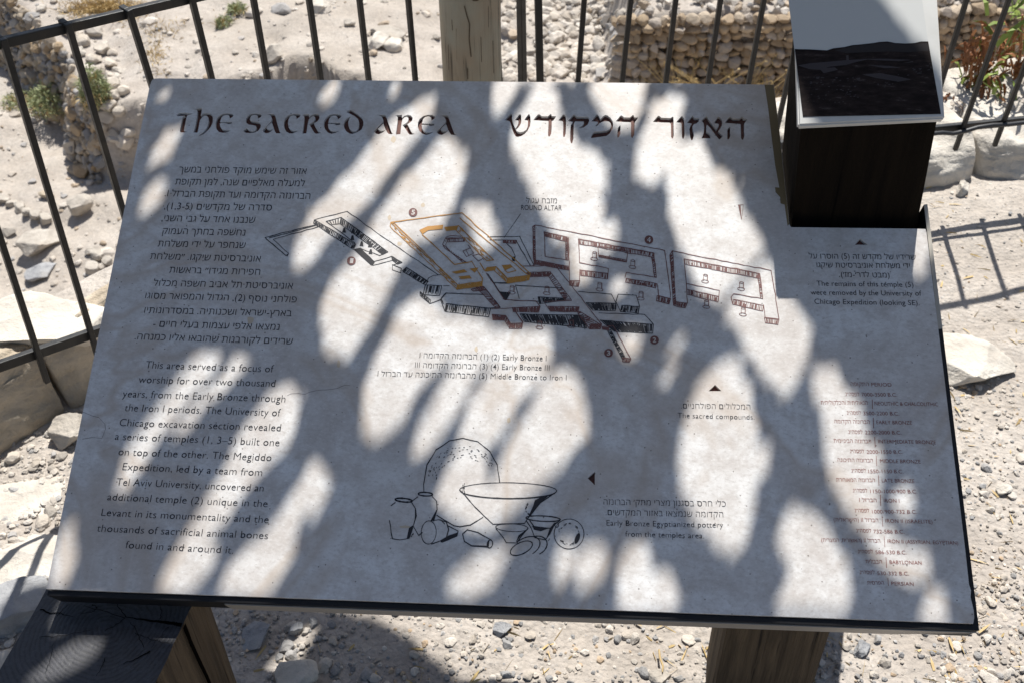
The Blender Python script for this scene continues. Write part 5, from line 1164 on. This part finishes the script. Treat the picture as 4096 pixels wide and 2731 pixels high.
def oleander(label, px, zb, y, sprays):
    base = on_plane(px, 600, np.array([0, 1.0, 0]), np.array([0, y, 0])); base[2] = zb; root = empty('flowering_shrub', tuple(base)); tag(root, label, 'shrub'); inv = Matrix.Translation(-Vector(base))
    st, gl, rl = MB(), MB(), MB()
    for (tx, ty, kind) in sprays:
        tip = on_plane(tx, ty, np.array([0, 1.0, 0]), np.array([0, y + RNG.normal() * .06, 0])); mid = (base + tip) / 2 + np.array([RNG.normal() * .05, RNG.normal() * .05, .08]); st.tube([base, mid, tip], [.006, .005, .003], 6)
        if kind == 'g':
            for _ in range(26):
                q = tip + RNG.normal(size=3) * np.array([.04, .04, .05]); blade(gl, q, nrm(RNG.normal(size=3) + np.array([0, 0, .4])), RNG.uniform(.05, .09), .012, .35)
        else:
            for _ in range(70):
                t = RNG.uniform(0, 1); q = tip + np.array([RNG.normal() * .022, RNG.normal() * .022, -.13 * t]); blade(rl, q, RNG.normal(size=3) + np.array([0, 0, -1.2]), RNG.uniform(.025, .05), .009, .4)
    for nm, bb, m in (('stem', st, M_RUST), ('leaves', gl, M_BRIGHT), ('flower_cluster', rl, M_RUST)):
        o = bb.build(nm, m, root); o.matrix_parent_inverse = inv
oleander('shrub with drooping rust brown flower clusters behind the right railing bars', 3960, -.35, 2.72, [(3930, 100, 'r'), (3945, 200, 'r'), (3925, 330, 'g'), (3945, 390, 'g'), (3900, 310, 'g'), (3960, 420, 'g'), (3950, 300, 'r')])
oleander('leafy shrub with hanging brown blooms at the right frame edge', 4080, -.35, 2.78, [(4060, 110, 'r'), (4085, 200, 'r'), (4090, 60, 'g'), (4120, 90, 'g'), (4075, 400, 'g'), (4060, 330, 'r'), (4110, 420, 'g'), (4030, 300, 'r')])
oleander('withered brown stalk close to the right side of the dark post', 3800, -.2, 2.62, [(3785, 385, 'r'), (3800, 425, 'r'), (3812, 465, 'r')])

# ------------------------------------------------------------------ the tree whose leaves dapple the panel
B1 = (600, 280, 1500 / 1344); B2 = (300, 1250, 1500 / 1120); B3 = (1300, 1250, 1500 / 1120)
LIT = [  # openings between the leaves, as the light falls on the slab (photo pixels)
 [(1295,325),(1362,325),(1345,370),(1310,410),(1290,400)],
 (A2, [(690,645),(718,660),(700,760),(600,880),(520,980),(400,1150),(330,1250),(230,1370),(120,1440),(0,1490),(-60,1500),(0,1320),(150,1180),(260,1050),(330,930),(450,800),(600,690)]),
 (A2, [(800,920),(850,930),(860,1030),(910,1080),(920,1160),(850,1300),(790,1420),(740,1568),(300,1568),(400,1440),(470,1330),(560,1200),(660,1060),(740,950)]),
 (A2, [(1100,560),(1270,560),(1230,620),(1190,720),(1130,720),(1110,650)]),
 (A2, [(1400,600),(1460,590),(1520,640),(1545,730),(1520,850),(1600,910),(1560,980),(1440,980),(1420,1020),(1560,1060),(1700,1140),(1810,1250),(1830,1400),(1800,1480),(1730,1568),(1560,1568),(1480,1400),(1380,1240),(1290,1050),(1240,940),(1250,850),(1330,720)]),
 (A2, [(1600,910),(1700,990),(1830,1090),(1890,1150),(1870,1230),(1800,1230),(1700,1110),(1580,1000)]),
 (A2, [(1760,565),(2110,560),(2095,680),(2060,780),(2000,840),(1900,790),(1850,700)]),
 (A2, [(2270,700),(2345,680),(2345,900),(2250,1130),(2160,1200),(2100,1150),(2070,1050),(2110,900),(2200,790)]),
 (A2, [(940,1370),(1010,1360),(1080,1450),(1130,1568),(1000,1568),(950,1480)]),
 (A3, [(0,640),(180,620),(200,680),(120,760),(60,900),(-20,1000)]), (A3, [(200,900),(300,880),(350,960),(330,1040),(220,1090),(120,1150),(100,1100),(180,1000)]),
 (A3, [(130,1200),(250,1120),(340,1060),(440,1080),(500,1200),(560,1320),(640,1430),(720,1568),(250,1568),(180,1480),(130,1350)]),
 (A7, [(1310,130),(1330,30),(1450,0),(1680,0),(1760,80),(1850,230),(1940,400),(2045,580),(2150,740),(2215,850),(2215,960),(2170,1080),(2150,1180),(2100,1250),(2020,1200),(1920,1100),(1820,960),(1780,880),(1690,720),(1560,640),(1500,560),(1430,540),(1450,400),(1420,330),(1520,150),(1440,200),(1350,250)]),
 (A7, [(540,0),(800,0),(790,100),(720,200),(640,210),(560,110)]), (A7, [(850,180),(900,140),(950,180),(930,270),(860,330),(800,260)]),
 (A7, [(650,330),(730,300),(760,420),(720,580),(660,540)]), (A7, [(890,560),(960,500),(1020,540),(1010,600),(900,640)]), (A7, [(960,880),(1100,890),(1110,960),(1060,1050),(1000,1020),(960,950)]),
 (A7, [(1230,1150),(1290,1010),(1370,900),(1390,960),(1330,1060),(1270,1220),(1210,1240)]), (A7, [(0,100),(30,60),(110,160),(130,260),(60,330),(0,300)]),
 (A7, [(1460,1370),(1500,1230),(1570,1120),(1640,1080),(1720,1130),(1790,1240),(1850,1400),(1880,1568),(1400,1568),(1390,1450)]),
 (A7, [(560,1130),(600,1110),(640,1180),(700,1330),(740,1500),(720,1568),(420,1568),(480,1400),(520,1250)]), (A7, [(300,980),(500,1000),(480,1080),(380,1200),(250,1380),(140,1568),(40,1568),(90,1450),(170,1280),(260,1080)]),
 (A7, [(180,850),(250,850),(200,960),(80,1060),(0,1080),(60,960)]), (A7, [(330,870),(480,860),(420,950),(330,960)]), (A7, [(2270,1150),(2335,1090),(2335,1400),(2260,1250)]),
 (A6, [(640,0),(850,0),(760,100),(640,230),(560,330),(460,470),(370,620),(320,600),(290,500),(330,380),(450,200)]), (A6, [(1070,0),(1400,0),(1330,150),(1170,290),(1130,360),(1030,500),(940,440),(830,430),(800,340),(900,200),(1010,40)]),
 (A6, [(600,650),(700,520),(830,430),(950,440),(1020,520),(960,650),(880,830),(770,960),(660,1010),(520,930),(480,830),(540,730)]),
 (A6, [(950,1000),(1040,860),(1120,790),(1170,850),(1300,930),(1500,950),(1580,1000),(1500,1100),(1330,1200),(1180,1330),(1010,1500),(960,1568),(740,1568),(760,1400),(860,1180)]),
 (A6, [(450,870),(500,900),(560,1000),(590,1130),(560,1180),(500,1080)]), (A6, [(590,1050),(680,1040),(720,1110),(680,1170),(610,1180)]), (A6, [(1420,200),(1500,190),(1580,280),(1640,420),(1580,450),(1480,360)]),
 (A8, [(250,130),(330,0),(560,0),(520,90),(400,230),(330,260),(260,220)]),
 (B3, [(430,70),(490,60),(470,140),(420,220),(360,330),(310,400),(270,440),(255,420),(290,320),(350,220)]), (B3, [(545,70),(590,60),(575,130),(520,220),(470,300),(420,380),(395,370),(440,270),(500,170)]),
 (B3, [(630,60),(670,70),(650,150),(590,230),(530,300),(490,370),(460,390),(520,270),(580,180)]), (B3, [(700,160),(740,220),(780,310),(760,370),(710,440),(670,440),(645,405),(600,435),(680,450),(690,500),(560,505),(500,510),(540,400),(600,310),(660,220)]),
 (B3, [(400,400),(460,420),(480,470),(430,500),(395,550),(430,630),(370,600),(330,540),(370,460)]), (B3, [(430,530),(530,522),(620,530),(570,590),(500,640),(430,640)]),
 (B2, [(730,0),(800,0),(850,60),(820,110),(790,90)]), (B2, [(690,440),(740,470),(750,560),(720,600),(690,540)]), (B1, [(860,45),(900,42),(880,85),(852,80)]), (B1, [(28,66),(74,62),(56,106),(24,108)]),
 (A8, [(800,1150),(950,1050),(1180,1000),(1230,1040),(1150,1120),(1090,1210),(1010,1300),(880,1300),(820,1230)]), (A8, [(1520,1000),(1600,960),(1640,1080),(1600,1190),(1540,1180)]), (A8, [(1690,1080),(1770,950),(1840,990),(1870,1090),(1800,1220),(1720,1230)]),
 (A8, [(1960,1200),(2040,1020),(2100,980),(2140,1100),(2100,1280),(2060,1400),(1960,1390)]), (A8, [(2170,1160),(2240,1130),(2290,1230),(2335,1350),(2330,1430),(2090,1420)]), (A8, [(1400,1400),(1460,1350),(1500,1420)]),
 (AE, [(750,60),(930,0),(960,30),(860,170),(700,320),(600,470),(480,640),(410,790),(330,960),(280,1020),(210,1000),(240,830),(330,650),(400,500),(480,350),(600,200)]), (AE, [(1020,120),(1150,20),(1100,150),(940,300),(830,360),(640,640),(600,640),(760,400)]),
 (AE, [(1180,480),(1330,300),(1430,230),(1500,360),(1500,520),(1420,680),(1330,760),(1200,900),(1100,1050),(980,1200),(830,1370),(700,1568),(560,1568),(700,1330),(860,1100),(960,900),(1060,700)]), (AE, [(1240,1380),(1400,1150),(1500,1000),(1622,900),(1622,1000),(1480,1250),(1380,1568),(1090,1568)]),
 (A5, [(430,440),(460,560),(490,650),(500,720),(470,830),(410,930),(320,940),(360,700)]), (A5, [(1040,900),(1150,780),(1330,690),(1420,650),(1440,720),(1340,840),(1270,960),(1030,965)]), (A5, [(1480,860),(1600,700),(1750,600),(1900,560),(1950,600),(1930,740),(1830,900),(1780,1000),(1450,970)]), (A5, [(2090,230),(2140,210),(2160,340),(2130,460),(2090,400)]),
 (A9, [(310,0),(640,0),(870,0),(860,80),(800,130),(740,130),(700,150),(740,300),(720,500),(640,610),(560,570),(430,400),(360,250),(320,120)]), (A9, [(1170,0),(1480,0),(1490,150),(1450,280),(1480,400),(1560,560),(1680,600),(1750,640),(1800,560),(1790,700),(1720,790),(1560,700),(1460,560),(1370,400),(1290,270),(1220,140)]),
 (A9, [(1590,220),(1680,250),(1690,340),(1640,380),(1590,320)]), (A9, [(890,470),(960,370),(1060,400),(1150,480),(1220,590),(1300,700),(1320,800),(1310,980),(880,990),(890,880),(1000,780),(960,640)]), (A9, [(1760,880),(1830,820),(1890,900),(1880,1020),(1740,1010)]), (A9, [(0,570),(100,560),(140,650),(80,850),(60,970),(0,960)]), (A9, [(140,740),(240,720),(290,850),(350,960),(90,970)]),
 (A11, [(30,0),(170,0),(150,120),(80,180),(10,120)]), (A11, [(260,90),(330,10),(420,90),(430,190),(520,280),(570,420),(600,560),(640,700),(660,760),(620,830),(480,700),(380,560),(310,400),(290,230)]), (A10, [(1425,140),(1475,140),(1500,330),(1450,330),(1425,250)]),
 (A1, [(1130,830),(1170,850),(1160,930),(1080,1070),(1010,1090),(1030,1000)]), (A1, [(1040,1200),(1090,1230),(1060,1320),(950,1430),(900,1440),(930,1350)]), (A1, [(1060,625),(1125,600),(1130,635),(1070,670)]),
]
LIT_G = [  # openings that light the timber post's end grain and the ground below the panel
 (A5, [(700,1200),(740,1230),(660,1370),(500,1480),(350,1530),(300,1568),(150,1568),(250,1480),(400,1350),(560,1240)]), [(1215, 2510), (1262, 2505), (1240, 2560), (1190, 2640), (1120, 2700), (1080, 2731), (1060, 2680), (1130, 2610)]]
SHADE_G = [[(560, 2380), (1120, 2380), (1480, 2440), (1690, 2560), (1890, 2731), (1990, 2900), (300, 2900), (-200, 2900), (-60, 2640), (150, 2390)]]
GS = 8.0
def raster(polys, pad=0):
    H_, W_ = int(2900 / GS), int(4200 / GS); m = np.zeros((H_, W_), bool); yy, xx = np.mgrid[0:H_, 0:W_]; xx = xx * GS + GS / 2; yy = yy * GS + GS / 2
    for p in polys:
        pts = zp(*p) if isinstance(p, tuple) else p; c = np.zeros_like(m)
        for i in range(len(pts)):
            (x0, y0), (x1, y1) = pts[i - 1], pts[i]
            if y0 == y1: continue
            c ^= ((y0 > yy) != (y1 > yy)) & (xx < (x1 - x0) * (yy - y0) / (y1 - y0) + x0)
        m |= c
    return m
def look(mask, px, out=False):
    i = (px[:, 1] / GS).astype(int); j = (px[:, 0] / GS).astype(int); ok = (i >= 0) & (j >= 0) & (i < mask.shape[0]) & (j < mask.shape[1])
    r = np.full(len(px), out); r[ok] = mask[i[ok], j[ok]]; return r
def sun_to_plane(P, n, q): return P - np.outer(((P - q) @ n) / (SUN @ n), SUN)
def build_tree():
    lit = raster(LIT); lit[1:] |= lit[:-1]; lit[:, 1:] |= lit[:, :-1]
    rim = lit.copy()
    for _ in range(2): rim[1:] |= rim[:-1].copy(); rim[:-1] |= rim[1:].copy(); rim[:, 1:] |= rim[:, :-1].copy(); rim[:, :-1] |= rim[:, 1:].copy()
    litg = raster(LIT_G); shg = raster(SHADE_G); Zn = np.array([0, 0, 1.0])
    litpl = raster([zp(A3, [(1330, 0), (1880, -60), (1900, 760), (1790, 545), (1700, 440), (1560, 290), (1450, 130)])])
    cov = np.zeros(lit.shape, int)
    a1 = 1.105; b1 = .75
    def verdict(P):
        """may these leaf points hang here? (their shade must miss every opening)"""
        Q = sun_to_plane(P, PN, PO); d = Q - PO; a = d @ PU; b = d @ PV
        onp = (a > -.012) & (a < a1) & (b > -.012) & (b < b1)
        px, _ = to_px(Q); bad = onp & look(lit, px)
        Q3 = sun_to_plane(P, PLN, PLO); p3, _ = to_px(Q3); bad |= look(litpl, p3)
        # what passes the panel reaches the timber's end (0.53 m) or the ground
        off = ~onp
        Qg = sun_to_plane(P, Zn, np.zeros(3)); pg, dep = to_px(Qg); inf = (pg[:, 0] > -40) & (pg[:, 0] < 4140) & (pg[:, 1] > 0) & (pg[:, 1] < 2760) & (dep > 0)
        Qt = sun_to_plane(P, Zn, np.array([0, 0, .528])); pt, _ = to_px(Qt)
        bad |= off & inf & ~look(shg, pg); bad |= off & look(litg, pg) & inf; bad |= off & look(litg, pt) & (pt[:, 0] < 760) & (pt[:, 1] > 2380)
        return bad, onp, px
    leaves = MB(); twigs = MB()
    def leaf_pts(c, ax, nn, L, w):
        s = np.cross(nn, ax); prof = [(0, 0), (.18, .62), (.42, 1.0), (.68, .78), (.88, .36), (1.0, 0)]
        ptsL = [c + ax * L * (t - .5) + s * w / 2 * k + nn * (-.02 * L * (2 * t - 1) ** 2) for t, k in prof]; ptsR = [c + ax * L * (t - .5) - s * w / 2 * k + nn * (-.02 * L * (2 * t - 1) ** 2) for t, k in prof[1:-1]]
        return np.array(ptsL + ptsR)
    FACES = [(0, 1, 6), (1, 2, 7, 6), (2, 3, 8, 7), (3, 4, 9, 8), (4, 5, 9)]
    hh, ww = lit.shape; yy, xx = np.mgrid[0:hh, 0:ww]
    streak = nrm(PU * .55 - PV * -.83)
    cells = []
    for i in range(36, int(2500 / GS), 2):
        for j in range(20, int(3920 / GS), 2):
            if lit[i, j]: continue
            a, b = pa(j * GS, i * GS)
            if -.02 < a < a1 and -.03 < b < b1: cells.append((i, j))
    gcells = [(i, j) for i in range(int(2400 / GS), int(2780 / GS), 3) for j in range(0, int(2000 / GS), 3) if shg[i, j] and not litg[i, j]]
    n_ok = 0
    def try_leaf(target, tries=3, sizes=(.05, .10)):
        nonlocal n_ok
        for _ in range(tries):
            zc = RNG.uniform(2.1, 2.75); c = target + SUN * ((zc - target[2]) / SUN[2])
            ang = RNG.normal(0, .38); base = nrm(streak * np.array([1, 1, 0])); ax = base * math.cos(ang) + np.cross([0, 0, 1.0], base) * math.sin(ang); ax = nrm(ax + np.array([0, 0, RNG.normal() * .3]))
            nn = nrm(np.cross(ax, np.cross(SUN + RNG.normal(size=3) * .25, ax))); L = RNG.uniform(*sizes); w = L * RNG.uniform(.26, .36)
            P = leaf_pts(c, ax, nn, L, w); sd = np.cross(nn, ax); na = max(6, int(L / .0022)); T_ = []
            for t, k in ((t, k) for t in np.linspace(.02, .98, na) for k in (-.9, -.45, 0, .45, .9)):
                T_.append(c + ax * L * (t - .5) + sd * w / 2 * k * np.interp(t, (0, .18, .42, .68, .88, 1), (0, .62, 1, .78, .36, 0)))
            T_ = np.array(T_); bad, onp, px = verdict(T_)
            if bad.mean() > .035: sizes = (max(sizes[0] * .7, .014), max(sizes[1] * .7, .024)); continue
            leaves.add(P, FACES); n_ok += 1
            q = (px[onp] / GS).astype(int); ok = (q[:, 0] >= 0) & (q[:, 1] >= 0) & (q[:, 0] < ww) & (q[:, 1] < hh); q = np.unique(q[ok], axis=0); cov[q[:, 1], q[:, 0]] += 1
            return True
        return False
    for rnd, (need, sz) in enumerate(((1, (.08, .14)), (2, (.06, .11)), (2, (.04, .08)), (2, (.025, .05)), (2, (.016, .032)))):
        RNG.shuffle(cells)
        for i, j in cells:
            if cov[i, j] >= need or (rnd > 2 and rim[i, j]): continue
            try_leaf(on_plane(j * GS + RNG.uniform(-4, 4), i * GS + RNG.uniform(-4, 4), PN, PO), 2 if rnd < 3 else 1, sz)
    zz3 = zp(A3, [(830, -250), (1330, 0), (1560, 290), (1790, 545), (1840, 745), (930, 780)]); pm = raster([zz3])
    for i in range(0, int(500 / GS)):
        for j in range(int(3080 / GS), int(3790 / GS)):
            if pm[i, j] and not litpl[i, j]:
                for _ in range(2): try_leaf(on_plane(j * GS + RNG.uniform(-6, 6), i * GS + RNG.uniform(-6, 6), PLN, PLO), 3, (.03, .07))
    for rnd in range(2):
        for i, j in gcells:
            t = at_z(j * GS, i * GS, 0.0); try_leaf(t, 2, (.06, .12))
            if j * GS < 800: t = at_z(j * GS, i * GS, .528); try_leaf(t, 3, (.05, .1))
    # stray leaves round the edge of the crown
    for _ in range(2600):
        c = np.array([RNG.uniform(-1.3, 1.9), RNG.uniform(1.0, 3.2), RNG.uniform(2.15, 3.2)]); try_leaf(sun_to_plane(c[None], PN, PO)[0], 1, (.06, .12))
    root = empty('shade_tree', (-2.4, -.95, 0)); tag(root, 'tree with long narrow leaves overhanging the panel and casting the dappled shade', 'tree'); inv = Matrix.Translation(-Vector(root.location))
    def branch(pts, rad):
        twigs.tube(pts, rad, 9)
    tr = [np.array(p, float) for p in ((-2.4, -.95, -.1), (-2.37, -.88, .8), (-2.25, -.6, 1.7), (-1.95, 0, 2.4), (-1.5, .9, 2.75), (-1.0, 1.6, 2.9))]
    branch(tr, [.12, .10, .085, .065, .045, .03])
    branch([tr[3], np.array([-2.5, -.2, 3.1]), np.array([-2.6, .2, 3.9])], [.05, .035, .02])
    for tx, ty, tz in ((.6, 2.1, 2.7), (.2, 1.9, 2.6), (-.2, 2.0, 2.65), (.5, 1.7, 2.55), (-.5, 1.9, 2.7), (.8, 1.9, 2.75), (0.0, 2.2, 2.7), (.25, 1.6, 2.6), (-.3, 1.65, 2.65)):
        a = tr[5]; e = np.array([tx, ty, tz]); best = None
        for _ in range(14):
            m1 = a + (e - a) * .35 + RNG.normal(size=3) * .12; m2 = a + (e - a) * .7 + RNG.normal(size=3) * .12; e2 = e + RNG.normal(size=3) * .1
            P = np.array([a * (1 - t) ** 3 + m1 * 3 * t * (1 - t) ** 2 + m2 * 3 * t * t * (1 - t) + e2 * t ** 3 for t in np.linspace(0, 1, 26)]); bad = verdict(P)[0].mean()
            if best is None or bad < best[0]: best = (bad, P)
        if best[0] < .12: branch(list(best[1]), list(np.linspace(.011, .004, 26)))
    o = leaves.build('crown', M_LEAF, root); o.matrix_parent_inverse = inv; o = twigs.build('trunk', M_BARK, root, smooth=True); o.matrix_parent_inverse = inv
    print('leaves', n_ok, 'cells', len(cells))
build_tree()
